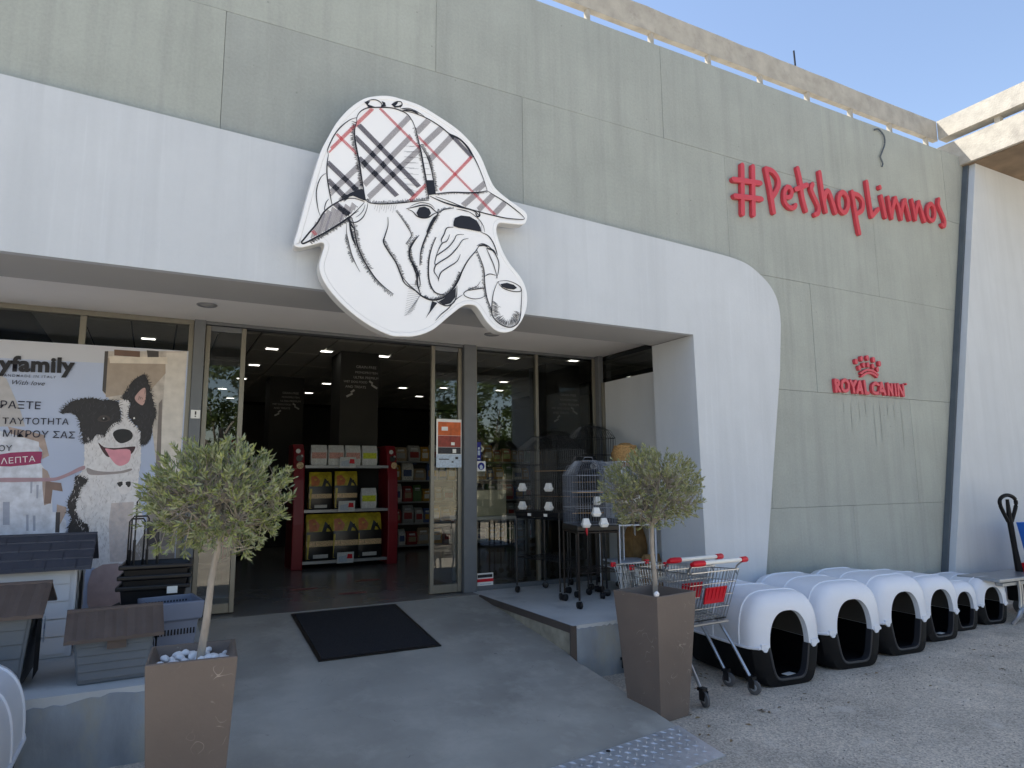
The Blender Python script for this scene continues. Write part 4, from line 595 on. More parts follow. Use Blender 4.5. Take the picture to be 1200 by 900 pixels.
for i, (c, P) in enumerate(POSTER):
    if c not in pm: pm[c] = mat('banner_print_'+c, PC[c], .45, var=.22 if c in ('furb', 'stone', 'stone2', 'roofp', 'house', 'balcony') else .1, scale=30 if c.startswith('fur') else 14)
    PP = [(a/1000+1.3, b/1000-.45) for a, b in P]; PP = [(min(x, 1.508), max(.065, z)) for x, z in PP]
    if c in ('furb', 'furw', 'furw2'): PP = ragged(catmull(PP, 3, True), .008 if c == 'furb' else .004)
    elif c in ('tongue', 'nose', 'mouth', 'pinkd', 'eye', 'eye2', 'collar', 'leash', 'tag', 'magenta', 'paw'): PP = catmull(PP, 3, True)
    PP = [(min(x, 1.508), max(.065, z)) for x, z in PP]
    q = MB(); q.poly([(x, -.001-.00012*i, z) for x, z in PP]); q.build('print_area', pm[c], bn)
bare = [[(a/1000+1.3, b/1000-.45) for a, b in P] for c, P in POSTER if c in ('nose', 'mouth', 'tongue', 'eye', 'collar', 'tag', 'pinkd')]
FQ = {'k': MB(), 'g': MB(), 'd': MB()}; yb = -.001-.00012*len(POSTER)-.0004
for i, (c, P) in enumerate(POSTER):
    PP = [(a/1000+1.3, b/1000-.45) for a, b in P]
    if c == 'furb' and max(q_[0] for q_ in PP)-min(q_[0] for q_ in PP) > .08:
        PP = catmull(PP, 4, True); mxx = sum(p[0] for p in PP)/len(PP); mzz = sum(p[1] for p in PP)/len(PP)
        for j in range(len(PP)):
            p = PP[j]
            for _ in range(2):
                a = math.atan2(p[1]-mzz, p[0]-mxx)+rnd.uniform(-.7, .7)-.5; L = rnd.uniform(.012, .03); e = (p[0]+math.cos(a)*L, p[1]+math.sin(a)*L-.004); st0 = (p[0]-math.cos(a)*.012, p[1]-math.sin(a)*.012)
                if e[0] < 1.505: flat_stroke(FQ['k'], [st0, p, e], rnd.uniform(.003, .006), yb-.0003-rnd.random()*.0003)
        n_ = 0
        while n_ < 70:
            p = (rnd.uniform(min(q_[0] for q_ in PP), max(q_[0] for q_ in PP)), rnd.uniform(min(q_[1] for q_ in PP), max(q_[1] for q_ in PP))); n_ += 1
            if inside(p, PP): a = rnd.uniform(-2.4, -.9); L = rnd.uniform(.02, .045); flat_stroke(FQ['d'], [p, (p[0]+math.cos(a)*L*.5+.003, p[1]+math.sin(a)*L*.5), (p[0]+math.cos(a)*L, p[1]+math.sin(a)*L)], .004, yb-.0007-rnd.random()*.0003)
    if c in ('furw', 'furw2'):
        PP = catmull(PP, 3, True); x0, x1 = min(q_[0] for q_ in PP), max(q_[0] for q_ in PP); z0, z1 = max(.07, min(q_[1] for q_ in PP)), max(q_[1] for q_ in PP)
        for _ in range(700 if c == 'furw' else 120):
            p = (rnd.uniform(x0, min(1.49, x1)), rnd.uniform(z0, z1)); a = rnd.uniform(-2.0, -1.1); L = rnd.uniform(.015, .04); e = (p[0]+math.cos(a)*L, p[1]+math.sin(a)*L)
            if inside(p, PP) and inside(e, PP) and not (c == 'furw' and p[1] > 1.72) and not any(inside(p, B_) or inside(e, B_) for B_ in bare): flat_stroke(FQ['g'], [p, ((p[0]+e[0])/2+.003, (p[1]+e[1])/2), e], .0045, yb-rnd.random()*.0003)
FQ['g'].build('fur_print', mat('banner_print_fur_shade', srgb(190, 186, 188), .45, var=.15, scale=12), bn)['kind'] = 'stuff'; FQ['k'].build('fur_print', pm['furb'], bn)['kind'] = 'stuff'; FQ['d'].build('fur_print', mat('banner_print_fur_sheen', srgb(64, 62, 68), .45, var=.2, scale=12), bn)['kind'] = 'stuff'
M_navy = mat('banner_navy_print', srgb(34, 36, 56), .5, var=.05); M_bwh = mat('banner_white_print', srgb(236, 226, 232), .5, var=.05)
for body, st_, ab, _ in POSTER_TEXT:
    (x0, z0), (x1, z1) = ab; wd = math.hypot(x1-x0, z1-z0)/1000
    o = text_mesh('lettering', body, {'bold': M_ink, 'w': M_bwh}.get(st_, M_navy), bn, .1, wd, {'bold': .0045, 'm': .0008, 'n': .0004}.get(st_, 0), .35 if st_ == 'i' else 0, 0, 1.35 if st_ == 'n' else 1.06)
    o.location = (x0/1000+1.3, -.0130-.0, z0/1000-.45); o.rotation_euler = (0, -math.atan2(z1-z0, x1-x0), 0)
# ------------------------------------------------------------------ doormat
dm = empty('doormat', (1.66, .93, rz(.93)+.004), 0, 'black rubber doormat on the ramp before the open door', 'doormat')
q = MB(); q.box(-.46, .46, -.565, .565, 0, .010); a = q.build('pile', M_mat, dm, bevel=.003); q = MB()
for b in ((-.49, .49, -.60, -.566, 0, .006), (-.49, .49, .566, .60, 0, .006), (-.49, -.461, -.5655, .5655, 0, .006), (.461, .49, -.5655, .5655, 0, .006)): q.box(*b)
q.build('border', M_blkpl, dm); dm.rotation_euler = (math.atan(.1215), 0, 0)
# ------------------------------------------------------------------ olive trees in planters
def planter(cx, cy, z0, rzz, top, bot, H, lab, fill):
    p = empty('planter', (cx, cy, z0), rzz, lab, 'planter'); q = MB(); t, b, th = top/2, bot/2, .018
    sq = lambda r, z: [(-r, -r, z), (r, -r, z), (r, r, z), (-r, r, z)]
    q.loft([sq(b, 0), sq(t, H-.0), sq(t-.004, H+.004), sq(t-th+.003, H+.004), sq(t-th, H), sq(t-th-.03, fill)], True, True, False); o = q.build('pot', M_planter, p, bevel=.004)
    q = MB(); q.poly(sq(t-th-.03, fill)); q.build('soil', M_soil, p); return p
PL1 = planter(.215, -1.37, 0, R(-4), .375, .285, .815, 'tall taupe planter with white pebbles in the left foreground', .755)
PL2 = planter(3.165, -1.13, 0, R(9), .405, .285, .82, 'tall scuffed taupe planter beside the shopping carts', .70)
pb = None; rnd = random.Random(12)
for i in range(46):
    if pb is None:
        bm = bmesh.new(); bmesh.ops.create_icosphere(bm, subdivisions=2, radius=1)
        for v in bm.verts: v.co *= 1+.12*math.sin(v.co.x*3+1)+.1*math.cos(v.co.y*4)
        me = bpy.data.meshes.new('pebble'); bm.to_mesh(me); bm.free(); me.materials.append(M_pebble); me.polygons.foreach_set('use_smooth', [True]*len(me.polygons))
        pb = bpy.data.objects.new('pebble', me); o = pb
    else: o = pb.copy()
    COL.objects.link(o); s = rnd.uniform(.016, .03); a = R(-4)
    lx, ly = rnd.uniform(-.145, .145), rnd.uniform(-.145, .145); o.location = (.215+lx*math.cos(a)-ly*math.sin(a), -1.37+lx*math.sin(a)+ly*math.cos(a), .762+rnd.uniform(0, .028))
    o.scale = (s*rnd.uniform(1, 1.5), s*rnd.uniform(.9, 1.2), s*.75); o.rotation_euler = (rnd.uniform(-.4, .4), rnd.uniform(-.4, .4), rnd.uniform(0, 6))
    tag(o, 'smooth white pebble lying in the left planter', 'pebble', 'white pebbles in the left planter')
o = pb.copy(); COL.objects.link(o); o.location = (3.015, -1.335, .838); o.scale = (.019, .019, .019); tag(o, 'single white ball on the rim of the right planter', 'pebble')
del o['group']
def olive(base, crown, rx, rz_, fork, lab, seed, lm, ntw=300, leaf=.046):
    rn = random.Random(seed); t = empty('olive_tree', base, 0, lab, 'tree'); B = Vector(base); C = Vector(crown)-B; Fk = Vector(fork)-B
    q = MB(); P = [Vector((0, 0, -.08)), Fk*.33+Vector((.006, 0, 0)), Fk*.66+Vector((-.004, .004, 0)), Fk]
    q.tube(catmull([tuple(p) for p in P], 4), [.0195-.006*i/12 for i in range(13)], 10); q.build('trunk', M_bark, t, True)
    tw = MB(); V = []; Fc = []
    limbs = []
    for i in range(15):
        a = i*2.4+rn.uniform(-.3, .3); u = math.sqrt((i+.5)/15); e = C+Vector((math.cos(a)*u*rx*.55, math.sin(a)*u*rx*.55, rz_*(rn.uniform(-.35, .45)-.25*u)))
        m = Fk+(e-Fk)*.5+Vector((rn.uniform(-.02, .02), rn.uniform(-.02, .02), .01)); tw.tube(catmull([tuple(Fk), tuple(m), tuple(e)], 4), [.0085-.0006*k for k in range(9)], 5, False)
        for j in range(7):
            d = Vector((rn.gauss(0, 1), rn.gauss(0, 1), rn.gauss(0, .8))).normalized(); s0 = m+(e-m)*rn.uniform(.2, 1); e2 = s0+Vector((d.x*rx, d.y*rx, d.z*rz_))*.38
            tw.tube([s0, s0+(e2-s0)*.5+Vector((0, 0, .01)), e2], [.0042, .0034, .0024], 4, False); limbs.append((Fk, s0, e2))
    def leafq(p, d, ln):
        s = d.cross(Vector((rn.uniform(-1, 1), rn.uniform(-1, 1), rn.uniform(-1, 1)))); 
        if s.length < 1e-3: return
        s.normalize(); nrm = d.cross(s); w_ = ln*.15; i = len(V)
        V.extend([tuple(p), tuple(p+d*ln*.45+s*w_+nrm*ln*.04), tuple(p+d*ln), tuple(p+d*ln*.45-s*w_+nrm*ln*.04)]); Fc.append((i, i+1, i+2)); Fc.append((i, i+2, i+3))
    for i in range(ntw):
        zc = rn.uniform(-.92, 1); a = rn.uniform(0, 2*math.pi); rr = math.sqrt(1-zc*zc); lump = 1+.05*math.sin(a*3+zc*4+seed)+.04*math.sin(a*5-zc*6)
        rad = rn.random()**.28*lump
        n = Vector((math.cos(a)*rr, math.sin(a)*rr, zc)); tip = C+Vector((n.x*rx, n.y*rx, n.z*rz_))*rad
        best = sorted(limbs, key=lambda L: (L[2]-tip).length)[rn.randint(0, 2)]; st_ = best[1]+(best[2]-best[1])*rn.uniform(.5, 1)
        mid = st_+(tip-st_)*.55+Vector((rn.uniform(-.03, .03), rn.uniform(-.03, .03), rn.uniform(-.03, .02)))
        tw.tube([st_, mid, tip], [.0024, .0018, .0011], 3, False)
        d0 = (tip-mid).normalized(); gd = (d0*.8+n*.6+Vector((rn.uniform(-.3, .3), rn.uniform(-.3, .3), .4))).normalized(); L = rn.uniform(.05, .10)
        sp = tip+gd*L*.45; tw.tube([tip, sp], [.0013, .0008], 3, False)
        for k in range(rn.randint(11, 17)):
            u = rn.uniform(-.9, 1); p = tip+gd*L*.45*u if u > 0 else tip+(tip-mid)*(u*.55)
            dd = (gd*.9+Vector((rn.uniform(-1, 1), rn.uniform(-1, 1), rn.uniform(-.7, 1)))*.8).normalized(); leafq(p, dd, leaf*rn.uniform(.65, 1.15))
    tw.build('twigs', M_twig, t)
    me = bpy.data.meshes.new('foliage'); me.from_pydata(V, [], Fc); me.materials.append(lm); o = bpy.data.objects.new('foliage', me); COL.objects.link(o); o.parent = t; return t
olive((.235, -1.37, .77), (.285, -1.36, 1.525), .345, .275, (.305, -1.365, 1.33), 'round-crowned olive tree in the left planter', 1, M_olive, 600, .037)
olive((3.17, -1.13, .72), (3.175, -1.13, 1.52), .36, .28, (3.165, -1.13, 1.27), 'greyer olive tree with a wide crown in the right planter', 6, M_olive2, 640, .034)
# ------------------------------------------------------------------ plastic igloo kennels
def kennel_proto():
    k = empty('igloo_kennel'); W, H, hs, L = .36, .70, .30, 1.0; N = 28
    def arch(w_, h0, h1, y, e1=.5, e2=.72): return [(w_*math.copysign(abs(math.cos(math.pi*i/N))**e1, math.cos(math.pi*i/N)), y, h0+(h1-h0)*math.sin(math.pi*i/N)**e2) for i in range(N+1)]
    def tub(w_, h0, z0, y, tp=.16): 
        out = []
        for i in range(N+1):
            a = math.pi+math.pi*i/N; c, s = math.cos(a), abs(math.sin(a)); z = h0-(h0-z0)*s**.32; x = w_*math.copysign(abs(c)**.30, c)*(1-tp*(h0-z)/(h0 or 1)); out.append((x, y, z))
        return out
    q = MB(); ins = [arch(.196, hs-.005, .565, y, .8, .85) for y in (.045, -.012)]
    rings = ins+[arch(.214, hs-.005, .588, -.012, .78, .82), arch(W*.80, hs, H*.90, .0), arch(W*.92, hs, H*.965, .03), arch(W*.985, hs, H*.995, .08), arch(W, hs, H, .14), arch(W, hs, H, .40), arch(W*.995, hs, H*.995, .66), arch(W*.985, hs, H*.985, .84), arch(W*.95, hs, H*.96, .93), arch(W*.84, hs, H*.88, .985), arch(W*.5, hs, H*.66, 1.0), arch(W*.02, hs, hs+.02, 1.0)]
    q.loft(rings, False); q.build('lid', M_igw, k, True)
    q = MB(); q.loft([arch(.208, hs-.004, .575, .047, .8, .85), arch(W*.9, hs, H*.93, .05), arch(W*.96, hs, H*.965, .14), arch(W*.96, hs, H*.965, .66), arch(W*.9, hs, H*.92, .93), arch(W*.5, hs, H*.64, .985), arch(W*.02, hs, hs+.02, .985)], False); q.build('lid_shade_shell', M_igl, k, True)  # added inner shell, coloured as the shade inside the white lid
    q = MB()
    for y, f in ((.16, 1), (.50, .998), (.82, .986)): q.loft([arch(W*f, hs, H*f-.001, y-.012), arch(W*f+.008, hs, H*f+.008, y-.006), arch(W*f+.008, hs, H*f+.008, y+.006), arch(W*f, hs, H*f-.001, y+.012)], False)
    q.build('rib', M_igw, k, True)
    q = MB()   # rolled lip of the lid and its latch lugs
    q.tube([(-W*.84, .0, hs), (-W*.97, .06, hs), (-W-.004, .14, hs), (-W-.004, .66, hs), (-W*.98, .86, hs), (-W*.84, .98, hs), (0, 1.0, hs), (W*.84, .98, hs), (W*.98, .86, hs), (W+.004, .66, hs), (W+.004, .14, hs), (W*.97, .06, hs), (W*.84, .0, hs)], .011, 6)
    q.tube([(W*.84, 0, hs), (.215, -.012, hs)], .012, 6); q.tube([(-W*.84, 0, hs), (-.215, -.012, hs)], .012, 6); q.build('lip', M_igw, k, True)
    for s in (-1, 1): q = MB(); q.loft([[(s*(.25+a*.065), -.018+dd, hs-.032+b*.06) for a, b in ((-.5, .55), (-.42, .2), (-.22, 0), (.1, .05), (.3, .3), (.5, .45), (.5, 1), (-.5, 1))] for dd in (0, .022)], True, True, True); q.build('latch', M_igw, k)
    q = MB(); us = [tub(.19, hs, .06, y, .3) for y in (.05, .0)]
    q.loft([tub(.212, hs, .04, -.008, .3), tub(W*.80, hs-.004, .0, .0), tub(W*.94, hs-.004, .0, .04), tub(W*.985, hs-.004, 0, .12), tub(W*.985, hs-.004, 0, .70), tub(W*.95, hs-.004, 0, .92), tub(W*.8, hs-.004, 0, .98), tub(W*.02, hs-.004, hs-.02, .985)], False); q.build('base', M_igb, k, True)
    q = MB(); q.loft([tub(.19, hs, .06, .05, .3), tub(.19, hs, .06, -.010, .3), tub(.203, hs, .047, -.014, .3), tub(.2122, hs, .0398, -.0085, .3)], False); q.build('doorway_rim', M_igr, k, True)
    q = MB(); q.box(-.24, .24, .03, .93, .05, .06); q.build('floor', M_igb, k)
    return k
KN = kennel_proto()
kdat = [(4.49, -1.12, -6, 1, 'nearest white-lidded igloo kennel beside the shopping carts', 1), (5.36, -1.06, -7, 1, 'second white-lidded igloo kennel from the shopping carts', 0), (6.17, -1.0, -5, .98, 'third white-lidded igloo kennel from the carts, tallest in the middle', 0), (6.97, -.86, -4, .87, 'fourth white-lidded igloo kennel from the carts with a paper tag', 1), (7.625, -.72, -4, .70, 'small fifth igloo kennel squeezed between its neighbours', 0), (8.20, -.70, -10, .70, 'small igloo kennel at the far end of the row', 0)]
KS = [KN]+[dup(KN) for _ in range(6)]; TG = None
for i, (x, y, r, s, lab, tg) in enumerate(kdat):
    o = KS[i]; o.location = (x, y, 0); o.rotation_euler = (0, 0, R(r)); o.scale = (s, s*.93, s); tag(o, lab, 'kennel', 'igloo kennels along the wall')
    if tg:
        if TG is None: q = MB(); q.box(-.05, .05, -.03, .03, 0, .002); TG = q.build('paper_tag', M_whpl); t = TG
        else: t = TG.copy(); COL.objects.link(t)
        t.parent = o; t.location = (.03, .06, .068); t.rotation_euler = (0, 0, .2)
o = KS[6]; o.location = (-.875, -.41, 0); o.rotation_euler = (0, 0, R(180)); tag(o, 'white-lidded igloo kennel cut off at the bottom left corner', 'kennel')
# ------------------------------------------------------------------ shopping carts
def cart_proto():
    c = empty('shopping_cart'); W = .26
    q = MB(); q.tube([(-W+.06, 0, .985), (W-.06, 0, .985)], .016, 10); q.build('handle', M_whpl, c, True)
    for s in (-1, 1): q = MB(); q.tube([(s*(W-.065), -.003, .985), (s*(W-.01), 0, .985), (s*(W+.012), .015, .982), (s*(W+.016), .045, .972)], [.021, .023, .022, .015], 10); q.build('handle_grip', M_redpl, c, True)
    for s in (-1, 1): q = MB(); q.tube(catmull([(s*(W+.012), .045, .965), (s*W, .09, .93), (s*(W-.005), .10, .90), (s*(W-.01), .08, .86)], 4), .007, 6); q.build('handle_bracket', M_chrome, c, True)
    TL, TR, BL, BR = (-.255, .07, .905), (.255, .07, .905), (-.215, .19, .53), (.215, .19, .53)
    TLf, TRf, BLf, BRf = (-.19, .80, .87), (.19, .80, .87), (-.155, .74, .60), (.155, .74, .60)
    lerp = lambda a, b, t: tuple(a[i]+(b[i]-a[i])*t for i in range(3))
    def grid(a, b, d, e, nv, nh, q, r=.0024):
        for i in range(nv+1): t = i/nv; q.tube([lerp(a, b, t), lerp(d, e, t)], r, 4, False)
        for j in range(nh+1): t = j/nh; q.tube([lerp(a, d, t), lerp(b, e, t)], r*(1.9 if j in (0, nh) else 1.1), 4, False)
    for nm, A in (('side_mesh', (TL, TLf, BL, BLf, 22, 4)), ('side_mesh', (TR, TRf, BR, BRf, 22, 4)), ('front_mesh', (TLf, TRf, BLf, BRf, 12, 4)), ('rear_flap', (TL, TR, BL, BR, 15, 4)), ('bottom_mesh', (BL, BR, BLf, BRf, 12, 10))):
        q = MB(); grid(*A, q); q.build(nm, M_chrome, c)
    q = MB(); q.loft([[(-.10, .085-.012, .79), (.12, .085-.012, .79), (.115, .125-.012, .665), (-.095, .125-.012, .665)], [(-.10, .085+.002, .79), (.12, .085+.002, .79), (.115, .125+.002, .665), (-.095, .125+.002, .665)]], True, True, True); q.build('rear_panel', M_redpl, c, bevel=.003)
    q = MB()
    for i in range(5): x = -.07+.04*i; q.loft([[(x-.005, .0695, .79), (x+.005, .0695, .79), (x+.005, .1045, .69), (x-.005, .1045, .69)], [(x-.003, .0665, .785), (x+.003, .0665, .785), (x+.003, .1015, .695), (x-.003, .1015, .695)]], True, True, True)
    q.build('panel_rib', M_redpl, c)
    for s in (-1, 1): q = MB(); q.box(s*.19-.022, s*.19+.022, .795, .82, .85, .89); q.build('bumper', M_redpl, c, bevel=.006)
    q = MB(); q.tube([(-.24, .20, .50), (.24, .20, .50)], .011, 8); q.tube([(-.20, .78, .24), (.20, .78, .24)], .011, 8)
    for s in (-1, 1):
        q.tube([(s*.24, .20, .50), (s*.17, .76, .57)], .010, 8)
    q.build('chassis', M_chrome, c, True)
    for s in (-1, 1):
        q = MB(); q.tube([(s*.235, .30, .505), (s*.25, .17, .33), (s*.258, .03, .125)], .013, 8); q.build('rear_leg', M_chrome, c, True)
        q = MB(); q.tube([(s*.16, .55, .54), (s*.18, .66, .33), (s*.19, .70, .13)], .012, 8); q.build('front_leg', M_chrome, c, True)
        for (x, y) in ((s*.258, .02), (s*.19, .70)):
            wh = MB(); wh.wheel((x, y-.03, .052), .052, .026, (1, .25*s, 0), 20); o = wh.build('wheel', M_rubber, c, True)
            q = MB(); q.wheel((x, y-.03, .052), .028, .030, (1, .25*s, 0), 14); q.build('hub', M_shelf, o, True)
            q = MB(); q.box(x-.024, x+.024, y-.035, y+.02, .106, .128); q.box(x-.022, x-.018, y-.045, y+.005, .045, .107); q.box(x+.018, x+.022, y-.045, y+.005, .045, .107); q.build('caster_fork', M_blkpl, c)
    return c
CT = cart_proto(); CT.location = (3.80, -1.155, 0); CT.rotation_euler = (0, 0, R(3)); tag(CT, 'outer of the two nested wire shopping carts, white handle nearest the camera', 'shopping cart', 'nested shopping carts')
c2 = dup(CT); c2.location = (3.79, -.91, 0); tag(c2, 'inner of the two nested wire shopping carts, closer to the wall', 'shopping cart', 'nested shopping carts')
# ------------------------------------------------------------------ bird cages
def cage(loc, rot, W, D, zt, ztop, lab, wire, tube, roof='peak', shelf=True, cups=((-.3, .35), (.3, .35), (-.3, .08), (.3, .08)), shelfm=None, gap=.026, wr=.0023):
    c = empty('bird_cage', (loc[0], loc[1], FZ), R(rot), lab, 'bird cage', 'bird cages on wheeled stands'); w_, d_ = W/2, D/2; b0 = zt-FZ; t0 = ztop-FZ; eave = t0-(.14 if roof else 0)
    q = MB(); q.box(-w_, w_, -d_, d_, b0, b0+.055); q.build('tray', M_blkpl if wire != M_whm else M_blackm, c, bevel=.008)
    q = MB(); nx, ny = int(W/gap), int(D/gap); e = .012
    for i in range(nx+1):
        x = -w_+e+(W-2*e)*i/nx
        for y in (-d_+e, d_-e):
            q.tube([(x, y, b0+.05), (x, y, eave)], wr, 3, False)
            if roof == 'peak': q.tube([(x, y, eave), (x*.55, y*.45, t0)], wr, 3, False)
            elif roof == 'dome': q.tube([(x, y, eave), (x*.85, y*.75, eave+.09), (x*.35, y*.2, t0)], wr, 3, False)
    for j in range(ny+1):
        y = -d_+e+(D-2*e)*j/ny
        for x in (-w_+e, w_-e):
            q.tube([(x, y, b0+.05), (x, y, eave)], wr, 3, False)
            if roof: q.tube([(x, y, eave), (x*.55, y*.45, t0)], wr, 3, False)
    nh = max(2, int((eave-b0)/.17))
    for k in range(nh+1):
        z = b0+.06+(eave-b0-.06)*k/nh; q.tube([(-w_+e, -d_+e, z), (w_-e, -d_+e, z), (w_-e, d_-e, z), (-w_+e, d_-e, z), (-w_+e, -d_+e, z)], wr*1.6, 4, False)
    if roof: f = (.55, .45) if roof == 'peak' else (.35, .2); q.tube([(-w_*f[0], -d_*f[1], t0), (w_*f[0], -d_*f[1], t0), (w_*f[0], d_*f[1], t0), (-w_*f[0], d_*f[1], t0), (-w_*f[0], -d_*f[1], t0)], wr*1.8, 4, False)
    else:
        for i in range(nx+1): x = -w_+e+(W-2*e)*i/nx; q.tube([(x, -d_+e, eave), (x, d_-e, eave)], wr, 3, False)
    q.build('wire_body', wire, c)
    if roof: q = MB(); q.tube([(-.05, 0, t0), (-.04, 0, t0+.035), (.04, 0, t0+.035), (.05, 0, t0)], .003, 5); q.build('carry_handle', wire, c)
    for fz in (.3, .68): q = MB(); q.tube([(-w_*.8, .02, b0+(eave-b0)*fz), (w_*.75, .03, b0+(eave-b0)*fz)], .0045, 6); q.build('perch', M_wood, c)
    for fx, fz in cups:
        q = MB(); x = fx*W; z = b0+.02+(eave-b0)*fz; y = -d_-.012
        q.loft([[(x-.030, y-.018, z), (x+.030, y-.018, z), (x+.030, y+.03, z), (x-.030, y+.03, z)], [(x-.042, y-.03, z+.03), (x+.042, y-.03, z+.03), (x+.042, y+.035, z+.03), (x-.042, y+.035, z+.03)], [(x-.034, y-.022, z+.045), (x+.034, y-.022, z+.045), (x+.034, y+.03, z+.045), (x-.034, y+.03, z+.045)], [(x-.026, y-.012, z+.085), (x+.026, y-.012, z+.085), (x+.026, y+.02, z+.085), (x-.026, y+.02, z+.085)]], True, True, True); q.build('feeder_cup', M_whpl, c, bevel=.004)
    for sx in (-1, 1):
        for sy in (-1, 1):
            x, y = sx*(w_-.012), sy*(d_-.012); q = MB(); q.tube([(x, y, .075), (x, y, b0)], .0095, 8); q.build('leg', tube, c, True)
            q = MB(); q.wheel((x+.008, y, .034), .034, .026, (math.cos(sx*2+sy), math.sin(sx*2+sy), 0), 14); q.wheel((x-.012, y+.01, .034), .03, .02, (math.cos(sx*2+sy), math.sin(sx*2+sy), 0), 12); q.build('caster', M_rubber if False else M_blkpl, c, True)
    q = MB(); q.tube([(-w_+.012, -d_+.012, b0-.012), (w_-.012, -d_+.012, b0-.012), (w_-.012, d_-.012, b0-.012), (-w_+.012, d_-.012, b0-.012), (-w_+.012, -d_+.012, b0-.012)], .009, 6); q.build('stand_frame', tube, c, True)
    if shelf:
        q = MB(); z = b0*.46
        if shelfm: q.box(-w_+.02, w_-.02, -d_+.02, d_-.02, z, z+.012)
        else:
            for i in range(16): x = -w_+.02+(W-.04)*i/15; q.tube([(x, -d_+.015, z), (x, d_-.015, z)], .0022, 4, False)
            q.tube([(-w_+.012, -d_+.012, z), (w_-.012, -d_+.012, z), (w_-.012, d_-.012, z), (-w_+.012, d_-.012, z), (-w_+.012, -d_+.012, z)], .005, 5); q.tube([(-w_+.012, -d_+.012, z+.035), (w_-.012, -d_+.012, z+.035)], .003, 5)
        q.build('lower_shelf', shelfm or tube, c)
    return c
ca = cage((3.75, 1.23), -76, .66, .44, 1.215, 2.06, 'large black bird cage with sloping roof and white feeder cups', M_blackm, M_blackm, gap=.03)
for x in (-.10, .14): q = MB(); q.box(x-.025, x+.025, -.2245, -.2215, 1.215-FZ+.012, 1.215-FZ+.04); q.build('price_tag', M_whpl, ca)
cb_ = cage((3.77, .54), -14, .42, .46, 1.12, 1.78, 'domed grey-wired bird cage on a dark stand nearest the ramp edge', M_greyw, M_brownm, 'dome', True, ((-.3, .03), (.12, .03), (-.05, .22)), gap=.028, wr=.0017)
cc = cage((4.40, .78), -8, .44, .44, 1.15, 1.78, 'bird cage with pale wires on a white stand behind the right olive tree', M_whm, M_whm, None, True, ((-.35, .3), (.0, .3)), M_whm, gap=.02)
cd = cage((4.42, 1.42), 0, .40, .42, 1.25, 2.2, 'tall black bird cage with a domed top in the corner', M_blackm, M_blackm, 'dome', False, ((-.3, .55),), gap=.032)
ce = cage((4.02, .98), -14, .34, .30, 1.30, 1.84, 'narrow black bird cage standing between the larger black cages', M_blackm, M_blackm, 'dome', False, ((.2, .05),), gap=.03)
q = MB(); q.tube([(-.12, -.235, .755), (-.12, -.238, .70), (-.118, -.238, .66)], [.006, .010, .004], 5); q.build('red_tie', M_redpl, cb_)
wb = empty('wicker_basket', (4.56, .98, 1.72), 0, 'round tan wicker basket showing above the right olive tree', 'basket'); q = MB(); q.lathe([(.10, .0), (.15, .08), (.155, .16), (.12, .23), (.05, .27), (.005, .275)], (0, 0, 0), 24); q.build('body', M_wick, wb, True)
q = MB()
for z in (.03, .07, .11, .15, .19, .22): q.lathe([(.156-abs(z-.13)*.35, z), (.161-abs(z-.13)*.35, z+.012), (.156-abs(z-.13)*.35, z+.024)], (0, 0, 0), 24, False)
q.build('weave_band', M_wick, wb, True)
stn = empty('wire_rack', (4.52, .98, FZ), 0, 'low wire rack against the white return wall carrying the wicker basket', 'rack'); q = MB()
for x in (-.17, .17):
    for y in (-.2, .2): q.tube([(x, y, 0), (x, y, 1.29)], .008, 6)
q.build('upright', M_whm, stn)
for z in (.25, .7, 1.285): q = MB(); q.box(-.18, .18, -.21, .21, z, z+.01); q.build('shelf', M_whm, stn)
sk = None
for i, (x, y, z, lab) in enumerate(((4.57, .62, FZ, 'brown paper sack on the floor against the white return wall'), (4.68, 1.02, FZ+.26, 'brown paper sack on the lower shelf of the wire rack'))):
    s_ = empty('paper_sack', (x, y, z), R(10*i), lab, 'sack'); q = MB(); rn = random.Random(i)
    q.loft([[((a*.10+rn.uniform(-.008, .008))*k, (b*.07+rn.uniform(-.008, .008))*k2, zz) for a, b in ((-1, -1), (-.3, -1.1), (.4, -1.05), (1, -1), (1.05, 0), (1, 1), (0, 1.05), (-1, 1))] for zz, k, k2 in ((0, .95, .9), (.08, 1.05, 1.1), (.2, 1.05, 1.1), (.3, 1.0, .95), (.37, .98, .5), (.41, .96, .15))], True, True, True); q.build('bag', M_sack, s_, True)
